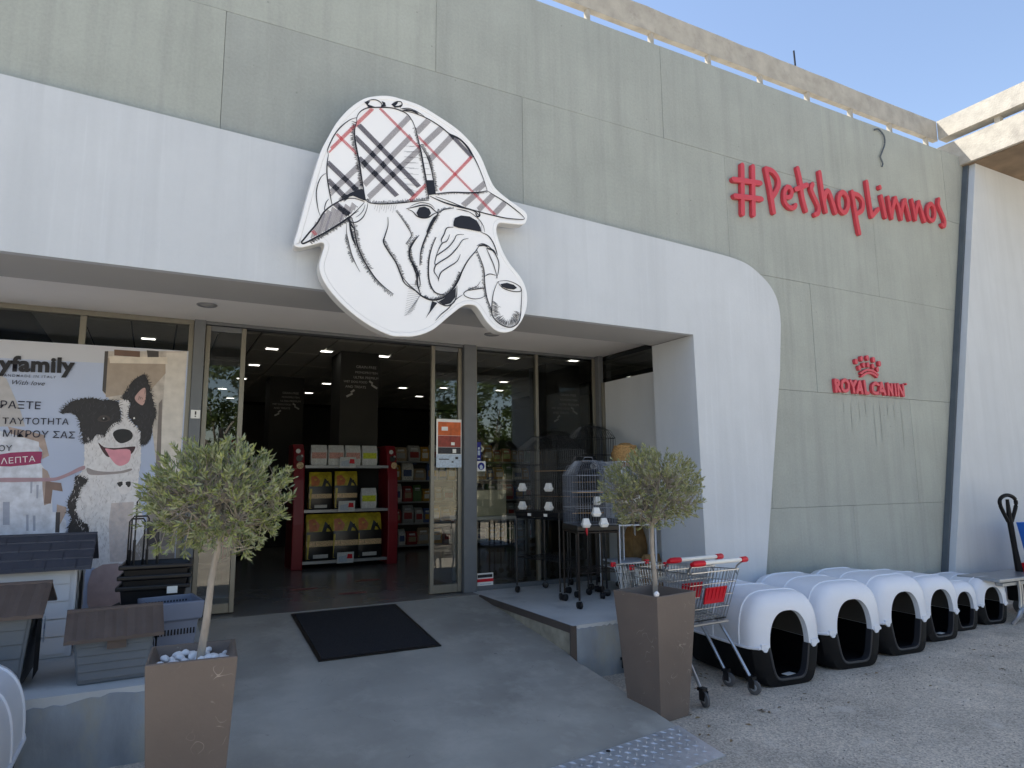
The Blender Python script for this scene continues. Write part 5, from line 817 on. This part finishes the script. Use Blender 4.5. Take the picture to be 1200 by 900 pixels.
# ------------------------------------------------------------------ goods on the left platform
def pet_house(loc, rot, W, D, hw, hr, over, lab, mb_, mr, roof, sidem=None, siding=True):
    h = empty('pet_house', loc, R(rot), lab, 'pet house'); w_, d_ = W/2, D/2; tp = .84 if roof == 'tile' else 1
    q = MB(); q.loft([[(-w_*tp, -d_*tp, 0), (w_*tp, -d_*tp, 0), (w_*tp, d_*tp, 0), (-w_*tp, d_*tp, 0)], [(-w_, -d_, hw), (w_, -d_, hw), (w_, d_, hw), (-w_, d_, hw)]], True, True, False)
    q.build('front_wall' if False else 'body', mb_, h, bevel=.012)
    gm = sidem or mb_
    q = MB(); q.poly([(w_+.001, -d_, hw-.001), (w_+.001, d_, hw-.001), (w_+.001, 0, hr-.02)]); q.poly([(-w_-.001, -d_, hw-.001), (-w_-.001, d_, hw-.001), (-w_-.001, 0, hr-.02)]); q.build('gable', gm, h)
    if siding:
        q = MB(); q2 = MB(); nb = 5
        for k in range(nb):
            z0, z1 = .03+(hw-.05)*k/nb, .03+(hw-.05)*(k+.93)/nb; f0 = tp+(1-tp)*z0/hw; f1 = tp+(1-tp)*z1/hw
            q.loft([[(-w_*f0*.93, -d_*f0-.010, z0), (w_*f0*.93, -d_*f0-.010, z0)], [(-w_*f1*.93, -d_*f1-.004, z1), (w_*f1*.93, -d_*f1-.004, z1)]], False)
            q2.loft([[(w_*f0+.010, -d_*f0*.92, z0), (w_*f0+.010, d_*f0*.92, z0)], [(w_*f1+.004, -d_*f1*.92, z1), (w_*f1+.004, d_*f1*.92, z1)]], False)
        q.build('siding', mb_, h); q2.build('end_siding', gm, h)
    # doorway on the end that faces right
    q = MB(); dw, dh = d_*.42, hw*.84; yc = -d_*.28
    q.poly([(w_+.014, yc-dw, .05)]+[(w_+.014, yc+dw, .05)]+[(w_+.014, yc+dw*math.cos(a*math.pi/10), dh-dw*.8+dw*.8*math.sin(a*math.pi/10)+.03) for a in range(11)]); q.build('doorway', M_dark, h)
    ex, ey = w_+over, d_+over; ez = hw-.01-over*.2
    for s in (-1, 1):
        q = MB(); n = 26 if roof == 'tile' else 2; rings = []
        for i in range(n+1):
            x = -ex+2*ex*i/n; b = .010*abs(math.sin(i*math.pi/ (26/8))) if roof == 'tile' else 0
            rings.append([(x, 0, hr+b), (x, s*ey, ez+b), (x, s*ey, ez-.014), (x, 0, hr-.02)])
        q.loft(rings, True, True, True); rp_ = q.build('roof_slope', mr, h)
        if roof == 'shingle':
            q = MB(); 
            for r_ in range(4):
                for c_ in range(7):
                    x0 = -ex+2*ex*(c_+(.5 if r_ % 2 else 0))/7; x1 = min(ex-.002, x0+2*ex/7*.97); u0, u1 = r_/4, (r_+1)/4
                    P = lambda x, u, o: (x, s*ey*u, hr+(ez-hr)*u+o)
                    if x1 > x0+.02: q.loft([[P(x0, u0, .002), P(x1, u0, .002)], [P(x0, u1-.004, .011), P(x1, u1-.004, .011)], [P(x0, u1-.003, .001), P(x1, u1-.003, .001)]], False)
            q.build('shingle', mr, rp_)
    q = MB()
    if roof == 'tile':
        q.tube([(-ex, 0, hr-.004), (ex, 0, hr-.004)], .018, 10)
    else: q.tube([(-ex, 0, hr-.002), (ex, 0, hr-.002)], .014, 8)
    q.build('ridge', mr, h, True); return h
ha = pet_house((-.97, 1.02, FZ), 0, 1.08, .60, .63, .81, .085, 'large pale pet house with slate blue shingle roof in front of the banner', M_bodwh, M_roofdk, 'shingle')
q = MB(); q.box(-.48, .28, -.325, -.318, .12, .50); pnl = q.build('side_flap', M_bodwh, ha, bevel=.004); q = MB(); q.box(.20, .30, -.338, -.326, .48, .505); q.build('flap_latch', M_boddk, ha)
hb = pet_house((-.86, .16, FZ), 0, .58, .56, .45, .575, .055, 'grey pet house with brown tiled roof at the far left of the platform', M_bodgr, M_roofbr, 'tile', M_boddk)
q = MB(); q.poly([(.307, .14+.05*math.cos(a*.3927), .27+.085*math.sin(a*.3927)) for a in range(16)]); q.build('oval_label', M_lb, hb); q = MB(); q.poly([(.3075, .14+.02*math.cos(a*.7), .29+.02*math.sin(a*.7)) for a in range(9)]); q.build('label_print', M_nb, hb)
hc = pet_house((-.155, .035, FZ), 3, .43, .35, .285, .405, .045, 'small grey pet house with brown tiled roof behind the left planter', M_bodgr, M_roofbr, 'tile', M_boddk)
q = MB(); q.box(-.04, .06, -.192, -.186, .20, .262); q.build('window_tile', M_roofbr, hc)
# stack of black rolling baskets
hz = [(0, 1.33), (.075, 1.35), (.15, 1.48)]
for i, (z, ht) in enumerate(hz):
    b = empty('rolling_basket', (.06+.006*i, .95, FZ+z), R(-4), ('bottom', 'middle', 'top')[i]+' black basket in the stack of rolling baskets by the banner', 'basket', 'stacked black rolling baskets'); q = MB()
    sq = lambda w_, d_, zz: [(-w_, -d_, zz), (w_, -d_, zz), (w_, d_, zz), (-w_, d_, zz)]
    q.loft([sq(.17, .13, .02), sq(.215, .165, .40), sq(.245, .19, .40), sq(.245, .19, .432), sq(.225, .175, .436), sq(.21, .16, .40), sq(.165, .125, .05)], True, True, True); q.build('tub', M_blkpl, b, bevel=.008)
    H = ht-(FZ+z); x0, wd = (-.205+.012*i, .105+.01*i) if i < 2 else (-.17, .16)
    q = MB(); q.tube([(x0, .08-.03*i, .30), (x0, .08-.03*i, H-.02), (x0+.012, .08-.03*i, H), (x0+wd-.012, .08-.03*i, H), (x0+wd, .08-.03*i, H-.02), (x0+wd, .08-.03*i, .30)], .0065, 6); q.build('pull_handle', M_blkpl, b)
    q = MB()
    for xx in (x0, x0+wd): q.tube([(xx, .08-.03*i, .30), (xx, .08-.03*i, .60)], .011, 6)
    q.build('handle_sleeve', M_blkpl, b)
q = MB(); q.box(.08, .15, -.20, -.198, .22, .27); o = q.build('paper_label', M_whpl); o.parent = b
# grey-blue hand basket
gb = empty('hand_basket', (.16, .47, FZ), R(8), 'grey-blue slotted plastic basket behind the left planter', 'basket'); q = MB()
sq = lambda w_, d_, zz: [(-w_, -d_, zz), (w_, -d_, zz), (w_, d_, zz), (-w_, d_, zz)]
q.loft([sq(.13, .13, .0), sq(.155, .16, .24), sq(.175, .18, .25), sq(.185, .19, .365), sq(.165, .17, .37), sq(.158, .16, .25), sq(.12, .12, .02)], True, True, True); q.build('tub', M_basket, gb, bevel=.006)
q = MB()
for i in range(14):
    x = -.13+.26*i/13; q.box(x-.005, x+.005, .166, .1685, .29, .335); q.box(x-.005, x+.005, -.1535, -.1525, .15, .23)
q.build('slot', M_dark, gb)['kind'] = 'stuff'
# ------------------------------------------------------------------ red display inside the shop
dsp = empty('display_stand', (2.44, 4.6, FZ), 0, 'red-sided display stand full of pet food facing the open door', 'display stand')
for s in (-1, 1):
    q = MB(); x = s*.665; prof = [(0, 0), (-.02, .6), (.03, 1.2), (.12, 1.62), (.2, 1.70), (.5, 1.70), (.5, 0)]
    i0 = [(x-.075, y, z) for y, z in prof]; i1 = [(x+.075, y, z) for y, z in prof]; q.loft([i0, i1], True, True, True); q.build('side_panel', M_dred, dsp, bevel=.01)
    for dx, z, r, m in ((-.02, 1.60, .032, M_pack), (.0, 1.50, .045, M_blk), (-.01, 1.40, .048, M_crm), (.03, 1.53, .018, M_pack)):
        q = MB(); q.poly([(x+dx+r*math.cos(a*.5236), .11-.05-(.12 if z < 1.45 else .0)+.0, z+r*math.sin(a*.5236)) for a in range(12)]); q.build('paw_print', m, dsp)
for z in (.10, .79, 1.40): q = MB(); q.box(-.588, .588, .02, .48, z-.03, z); q.build('shelf', M_shelf, dsp); q = MB(); q.box(-.588, .588, .012, .0195, z-.035, z+.004); q.build('shelf_edge', M_shelf, dsp)
q = MB(); q.box(-.588, .588, .485, .5, .0, 1.68); q.build('back_panel', M_dark, dsp)
for z in (1.40, .79, .09):
    c = empty('price_card', (2.42, 4.57, FZ+z-.03), 0, {1.40: 'price card on the top shelf of the red display', .79: 'price card on the middle shelf of the red display', .09: 'price card on the bottom shelf of the red display'}[z], 'price card', 'price cards on the red display')
    q = MB(); q.box(-.115, .115, -.002, .002, 0, .15); q.build('card', M_pack, c); q = MB(); q.poly([(.02, -.003, .06), (.10, -.003, .06), (.09, -.003, .12), (.03, -.003, .125)]); q.build('print', M_redpl, c); q = MB(); q.poly([(-.1, -.003, .02), (.03, -.003, .02), (.01, -.003, .11), (-.09, -.003, .09)]); q.build('print', M_lb, c); c.rotation_euler = (R(8), 0, 0)
def bag(W, H, D):
    b = empty('food_bag'); q = MB(); Z = [0, .05, .3, .42, .55, .62, .8, .95, 1]; K = [.93, 1, 1, 1, 1, .99, .99, .985, .98]; DD = [.9, 1, 1, 1, .97, .93, .75, .3, .08]
    def ring(i): w_, d_ = W/2*K[i], D/2*DD[i]; return [(-w_, -d_*.8, Z[i]*H), (-w_*.5, -d_, Z[i]*H), (w_*.5, -d_, Z[i]*H), (w_, -d_*.8, Z[i]*H), (w_, d_, Z[i]*H), (-w_, d_, Z[i]*H)]
    for a, z, cc in ((0, 2, 0), (2, 3, 1), (3, 4, 0), (4, 5, 0), (5, 8, 2)):
        q.cur = cc; rr = [ring(i) for i in range(a, z+1)]; n = 6; i0 = len(q.v)
        for r_ in rr: q.v += r_
        for k in range(len(rr)-1):
            for j in range(n):
                q.f.append((i0+k*n+j, i0+k*n+(j+1) % n, i0+(k+1)*n+(j+1) % n, i0+(k+1)*n+j)); q.mi.append(2 if j in (5,) else cc)
    q.build('bag', [M_blk, M_crm, M_yel], b, True)
    q = MB(); q.poly([(-W*.47, -D*.415, H*.04), (-W*.36, -D*.452, H*.04), (-W*.37, -D*.452, H*.56), (-W*.47, -D*.42, H*.56)]); q.build('gusset_print', M_yel, b)
    q = MB(); q.poly([(-W*.25, -D*.505, H*.05), (W*.3, -D*.505, H*.05), (W*.3, -D*.505, H*.13), (-W*.25, -D*.505, H*.13)]); q.build('caption_print', M_chalk, b)
    q = MB(); q.poly([(W*.1, -D*.47, H*.64), (W*.46, -D*.40, H*.61), (W*.47, -D*.3, H*.7), (W*.36, -D*.40, H*.72), (W*.33, -D*.31, H*.84), (W*.24, -D*.42, H*.73)]); q.build('flame_print', M_blk, b)
    q = MB(); q.poly([(-W*.4, -D*.46, H*.62), (-W*.1, -D*.49, H*.64), (-W*.02, -D*.44, H*.76), (-W*.2, -D*.30, H*.9), (-W*.42, -D*.3, H*.88)]); q.build('orange_print', M_org, b)
    q = MB(); q.poly([(W*.05, -D*.50, H*.62), (W*.2, -D*.49, H*.6), (W*.28, -D*.42, H*.78), (W*.18, -D*.36, H*.84)]); q.build('flame_print', M_blk, b); return b
BG = bag(.34, .56, .17); first = True
for x, y, z, s, lab in ((2.08, 4.74, .79, .93, 'yellow-topped black food bag at the left of the middle shelf'), (2.44, 4.74, .79, .95, 'yellow-topped black food bag in the centre of the middle shelf'), (2.09, 4.76, .10, 1.12, 'large yellow-topped food bag at the left of the bottom shelf'), (2.45, 4.76, .10, 1.12, 'large yellow-topped food bag in the centre of the bottom shelf'), (2.78, 4.76, .10, 1.12, 'large yellow-topped food bag at the right of the bottom shelf')):
    o = BG if first else dup(BG); first = False; o.rotation_euler = (0, 0, random.uniform(-.12, .12)); o.location = (x, y, FZ+z+.001); o.scale = (s*.98, s, s); tag(o, lab, 'food bag', 'large food bags on the red display')
def pack(m):
    b = empty('treat_pack'); q = MB(); W, H, D = .22, .29, .09
    q.loft([[(-W/2*k, -D/2*d, z), (W/2*k, -D/2*d, z), (W/2*k, D/2*d, z), (-W/2*k, D/2*d, z)] for k, d, z in ((.95, .8, 0), (1, 1, .06), (1, .9, .2), (.98, .3, .27), (.97, .06, H))], True, True, True); q.build('pouch', M_pack, b, True)
    q = MB(); q.poly([(-.10, -.0465, .10), (.10, -.0465, .10), (.10, -.0435, .185), (-.10, -.0435, .185)]); q.build('print', m, b); return b
PA, PB = pack(M_pinkp), pack(M_lime); PA2, PA3, PB2 = dup(PA), dup(PA), dup(PB)
for o, x, z, lab in ((PA, 2.045, 1.40, 'leftmost white treat pack on the top shelf'), (PA2, 2.285, 1.40, 'second white treat pack from the left on the top shelf'), (PA3, 2.525, 1.40, 'third white treat pack from the left on the top shelf'), (PB, 2.77, 1.40, 'lime printed treat pack at the right of the top shelf'), (PB2, 2.77, .79, 'lime printed treat pack alone at the right of the middle shelf')):
    o.location = (x, 4.72, FZ+z+.001); tag(o, lab, 'treat pack', 'treat packs on the red display')
# ------------------------------------------------------------------ shelves deep in the shop
bagm = [mat('shelf_bag_%s' % n, srgb(*c), .45, var=.5, scale=22) for n, c in (('sand', (150, 132, 108)), ('blue', (70, 88, 130)), ('red', (140, 50, 48)), ('grey', (150, 150, 150)), ('green', (84, 110, 70)), ('ochre', (170, 130, 50)), ('white', (205, 205, 200)))]
def rack(x0, x1, y, rot, lab, seed, ztop=2.0):
    r = empty('shelf_rack', ((x0+x1)/2, y, FZ), R(rot), lab, 'shelf rack'); W = x1-x0; rn = random.Random(seed)
    for z in (.08, .45, .82, 1.19, 1.52): q = MB(); q.box(-W/2, W/2, -.22, .22, z-.025, z); q.build('shelf', M_shelf, r)
    for x in (-W/2, W/2-.03): q = MB(); q.box(x, x+.03, -.2, .225, 0, ztop-FZ); q.build('upright', M_boddk, r)
    q = MB(); q.box(-W/2, W/2, .226, .24, 0, ztop-FZ); q.build('back_panel', M_inwall, r); return r, W, rn
proto = []
for m in bagm:
    q = MB(); q.loft([[(-.5*k, -.5*d, z), (.5*k, -.5*d, z), (.5*k, .5*d, z), (-.5*k, .5*d, z)] for k, d, z in ((.95, .9, 0), (1, 1, .2), (1, .95, .7), (.95, .4, .95), (.9, .1, 1))], True, True, True); q.cur = 1; q.poly([(-.36, -.512, .22), (.36, -.512, .22), (.36, -.50, .58), (-.36, -.50, .58)]); q.cur = 2; q.poly([(-.3, -.49, .66), (.3, -.49, .66), (.28, -.38, .82), (-.28, -.38, .82)]); o = q.build('shop_product', [m, bagm[(bagm.index(m)*2+3) % 7], M_pack], None, True); COL.objects.unlink(o); proto.append(o)
for (x0, x1, y, rot, lab, seed) in ((3.35, 5.0, 6.6, 0, 'dim shelf rack right of the red display', 1), (5.2, 7.0, 6.6, 0, 'dim shelf rack behind the charcoal pillar in the right window', 2), (-.1, 1.55, 9.4, 0, 'dim shelf rack far back at the left of the doorway', 3), (3.3, 5.2, 9.6, 0, 'dim shelf rack in the second row at the back', 5), (.0, 2.0, 6.4, 68, 'dim low shelf rack left of the red display', 6), (6.6, 8.4, 4.2, 0, 'shelf rack at the right end of the shop', 7)):
    r, W, rn = rack(x0, x1, y, rot, lab, seed, 1.9)
    a = R(rot)
    for z in (.08, .45, .82, 1.19, 1.52):
        u = -W/2+.12
        while u < W/2-.1:
            wd = rn.uniform(.13, .24); o = rn.choice(proto).copy(); COL.objects.link(o); px, py = u+wd/2-.05, -.1
            o.location = ((x0+x1)/2+px*math.cos(a)-py*math.sin(a), y+px*math.sin(a)+py*math.cos(a), FZ+z+.001); o.scale = (wd*.95, rn.uniform(.10, .18), rn.uniform(.2, .32)); o.rotation_euler = (0, 0, a+rn.uniform(-.1, .1)); u += wd+.01
            tag(o, 'pet food bag on the '+lab.replace('dim ', ''), 'food bag', 'bags on the '+lab.replace('dim ', ''))
ctr = empty('counter', (3.75, 2.45, FZ), 0, 'pale counter with a cream box just inside the right window', 'counter'); q = MB(); q.box(-.55, .55, -.25, .25, .72, .76); q.build('top', M_whpl, ctr, bevel=.005)
for x in (-.5, .5):
    for y in (-.2, .2): q = MB(); q.box(x-.025, x+.025, y-.025, y+.025, 0, .72); q.build('leg', M_shelf, ctr)
bx_ = empty('cream_box', (3.5, 2.42, FZ+.761), 0, 'cream cardboard box on the counter inside the right window', 'box'); q = MB(); q.box(-.25, .25, -.16, .16, 0, .30); q.build('carton', M_crm if False else mat('cream_card', srgb(206, 200, 170), .7, var=.1), bx_, bevel=.004); q = MB(); q.box(-.2515, .2515, -.02, .02, .05, .3015); q.build('tape', M_wood, bx_)
M_fade = mat('faded_red_vinyl', srgb(150, 92, 90), .5, var=.3, scale=20)
for i, (x, y, r_) in enumerate(((1.55, 2.9, .2), (2.35, 3.2, -.3), (1.95, 2.35, .1))):
    q = MB(); q.poly([(x+.16*math.cos(a*.5236+r_), y+.07*math.sin(a*.5236+r_), FZ+.0015) for a in range(12)]); tag(q.build('floor_sticker', M_fade), ('faded red floor sticker left of the display', 'faded red floor sticker right of the display', 'faded red floor sticker nearest the doormat')[i], 'floor sticker', 'red floor stickers inside the door')
# ------------------------------------------------------------------ far right: pallet truck, steel sheets, blue crate
pt = empty('pallet_truck', (9.12, -.55, 0), R(-8), 'dark pallet truck with an upright loop handle against the white wall', 'pallet truck')
q = MB(); loop = catmull([(-.03, 0, 1.06), (-.13, 0, 1.24), (-.12, 0, 1.33), (0, 0, 1.37), (.12, 0, 1.33), (.13, 0, 1.24), (.03, 0, 1.06)], 5); q.tube([(x-.08, y, z) for x, y, z in loop], .022, 8); q.build('loop_handle', M_igb, pt, True)
q = MB(); q.tube([(-.085, 0, 1.32), (-.08, 0, 1.06), (-.05, 0, .75), (.0, .0, .36)], [.018, .032, .03, .045], 8); q.build('tiller', M_igb, pt, True)
q = MB(); q.box(-.10, .10, -.10, .12, .14, .42); q.build('pump', M_igb, pt, bevel=.02); q = MB(); q.box(-.13, .13, .1, .18, .1, .40); q.box(-.27, -.11, .18, 1.0, .16, .20); q.box(.11, .27, .18, 1.0, .16, .20); pt_f = q.build('fork', M_redpl, pt, bevel=.006); pt_f.rotation_euler = (0, 0, R(-90))
for s in (-1, 1): q = MB(); q.wheel((s*.07, -.02, .09), .09, .05, (1, 0, 0), 18); q.build('steer_wheel', M_rubber, pt, True)
q = MB(); q.box(.02, .10, -.06, .0, .46, .58); q.build('red_lever', M_redpl, pt, bevel=.01)
for i, (dz, x0, x1, dy, m) in enumerate(((.0, -.85, 1.35, 0, M_steel), (-.055, -.70, 1.4, .05, M_steel))):
    sh = empty('steel_sheet', (8.95, -.62+dy, .46+dz), 0, ('upper', 'lower')[i]+' long galvanised steel sheet lying behind the end kennel', 'steel sheet', 'steel sheets beside the kennels'); q = MB(); q.loft([[(x, -.22, .035-abs(x)*.0-.03*(x+.85)/2.2), (x, .22, .035-.03*(x+.85)/2.2), (x, .22, .012-.03*(x+.85)/2.2), (x, -.22, .0-.03*(x+.85)/2.2)] for x in (x0, x0+.4, x0+1.2, x1)], True, True, True); q.build('sheet', m, sh, bevel=.003)
    for sx in (x0+.45, x1-.35): q = MB(); q.tube(catmull([(sx-.22, -.18, -(.46+dz)), (sx-.06, -.18, -(.46+dz)*.8), (sx, -.18, -.2), (sx, -.18, 0)], 4), .018, 6); q.tube(catmull([(sx-.22, .18, -(.46+dz)), (sx-.06, .18, -(.46+dz)*.8), (sx, .18, -.2), (sx, .18, 0)], 4), .018, 6); q.build('curved_leg', M_steel, sh, True)
bc = empty('blue_crate', (9.52, -.75, .48), R(-6), 'blue plastic crate edge at the far right of the frame', 'crate'); q = MB(); q.loft([[(-.18, -.15, 0), (.25, -.15, 0), (.25, .2, 0), (-.18, .2, 0)], [(-.25, -.2, .56), (.3, -.2, .56), (.3, .25, .56), (-.25, .25, .56)], [(-.23, -.18, .56), (.28, -.18, .56), (.28, .23, .56), (-.23, .23, .56)], [(-.16, -.13, .02), (.23, -.13, .02), (.23, .18, .02), (-.16, .18, .02)]], True, True, True); q.build('tub', M_blue, bc, bevel=.006)
q = MB()
for i in range(6): q.box(-.20+.08*i, -.195+.08*i, -.212, -.19, .05, .54)
q.box(-.262, .31, -.212, -.2, .52, .565); q.build('rib', M_blue, bc)
# ------------------------------------------------------------------ across the yard, seen only as reflections in the glass
def big_tree(x, y, h, r, lab, seed):
    rn = random.Random(seed); t = empty('roadside_tree', (x, y, 0), 0, lab, 'tree', 'trees across the yard'); q = MB(); q.tube([(0, 0, 0), (.05, .03, h*.2), (.0, .0, h*.42), (.1, 0, h*.6)], [.16, .13, .1, .06], 10)
    for k in range(7): a = k*.9; q.tube([(0, 0, h*(.32+.03*k)), (math.cos(a)*r*.35, math.sin(a)*r*.35, h*(.45+.03*k)), (math.cos(a)*r*.7, math.sin(a)*r*.7, h*(.55+.04*k))], [.06, .045, .02], 6)
    q.build('trunk', M_bark, t, True); V = []; Fc = []
    for c in range(60):
        a = rn.uniform(0, 6.28); zc = rn.uniform(-.8, 1); rr = math.sqrt(1-zc*zc)*rn.uniform(.5, 1); C = Vector((math.cos(a)*rr*r, math.sin(a)*rr*r, h*.64+zc*h*.34)); cr = rn.uniform(.3, .55)*r*.5
        for k in range(110):
            d = Vector((rn.gauss(0, 1), rn.gauss(0, 1), rn.gauss(0, .8))); d = d.normalized()*cr*rn.random()**.4; p = C+d; s = Vector((rn.uniform(-1, 1), rn.uniform(-1, 1), rn.uniform(-1, 1))).normalized(); u = s.cross(Vector((rn.uniform(-1, 1), rn.uniform(-1, 1), 1))).normalized(); L = rn.uniform(.05, .11); i = len(V)
            V += [tuple(p-s*L), tuple(p+u*L*.5), tuple(p+s*L), tuple(p-u*L*.5)]; Fc.append((i, i+1, i+2, i+3))
    me = bpy.data.meshes.new('foliage'); me.from_pydata(V, [], Fc); me.materials.append(M_tree); o = bpy.data.objects.new('foliage', me); COL.objects.link(o); o.parent = t
big_tree(1.8, -15, 5.6, 1.9, 'leafy tree reflected in the left sliding door', 1); big_tree(9.2, -15.5, 6.0, 2.0, 'leafy tree reflected in the right sliding door', 2); big_tree(11.4, -14.5, 5.6, 1.8, 'leafy tree reflected in the window right of the grey post', 3); big_tree(5.2, -17, 5.0, 1.9, 'leafy tree standing across the yard behind the camera', 4)
py_ = empty('pylon', (12.4, -13, 0), 0, 'pale pylon reflected in the window beside the grey post', 'pylon'); q = MB(); q.box(-.55, .55, -.15, .15, 0, 5.2); q.build('panel', M_whpl, py_, bevel=.02); q = MB(); q.box(-.6, .6, -.2, .2, 0, .2); q.build('foot', M_post, py_)
yw = empty('yard_wall', (0, -22, 0), 0, 'pale rendered wall across the yard reflected in the glass', 'wall'); q = MB(); q.box(-30, 40, -.15, .15, 0, 2.2); q.build('render', mat('cream_render', srgb(206, 198, 176), .85, var=.08, scale=.6), yw); q = MB(); q.box(-30, 40, -.2, .2, 2.2, 2.3); q.build('coping', M_beam, yw)
# ------------------------------------------------------------------ loose grit and dry leaves on the yard
rn = random.Random(31); q = MB()
for i in range(900):
    x = rn.uniform(3.2, 11); y = rn.uniform(-3.2, -.2) if i % 3 else rn.uniform(-1.6, -1.0)
    if 3.9 < x < 8.6 and y > -1.15: y = rn.uniform(-3, -1.2)
    r_ = rn.uniform(.003, .009); i0 = len(q.v); q.v += [(x-r_, y-r_*.6, .0005), (x+r_, y-r_*.4, .0005), (x+r_*.3, y+r_, .0005), (x, y, r_*1.1)]; q.f += [(i0, i0+1, i0+3), (i0+1, i0+2, i0+3), (i0+2, i0, i0+3)]; q.mi += [0]*3
tag(q.build('grit', mat('yard_grit', srgb(150, 144, 134), .9, var=.4, scale=9)), 'loose grit scattered over the yard', 'grit', None, 'stuff')
q = MB()
for i in range(70):
    x, y = (rn.uniform(3.1, 8.5), rn.uniform(-1.75, -1.15)) if i % 2 else (rn.uniform(3.1, 4.4), rn.uniform(-.9, -.25)); a = rn.uniform(0, 6.28); L = rn.uniform(.015, .032); c, s_ = math.cos(a), math.sin(a); i0 = len(q.v)
    q.v += [(x-c*L, y-s_*L, .002), (x-s_*L*.35, y+c*L*.35, .009), (x+c*L, y+s_*L, .003), (x+s_*L*.35, y-c*L*.35, .004)]; q.f += [(i0, i0+1, i0+2), (i0, i0+2, i0+3)]; q.mi += [0]*2
tag(q.build('leaf_litter', mat('dry_leaf', srgb(124, 104, 74), .8, var=.4, scale=12)), 'dry fallen olive leaves on the yard', 'leaf litter', None, 'stuff')
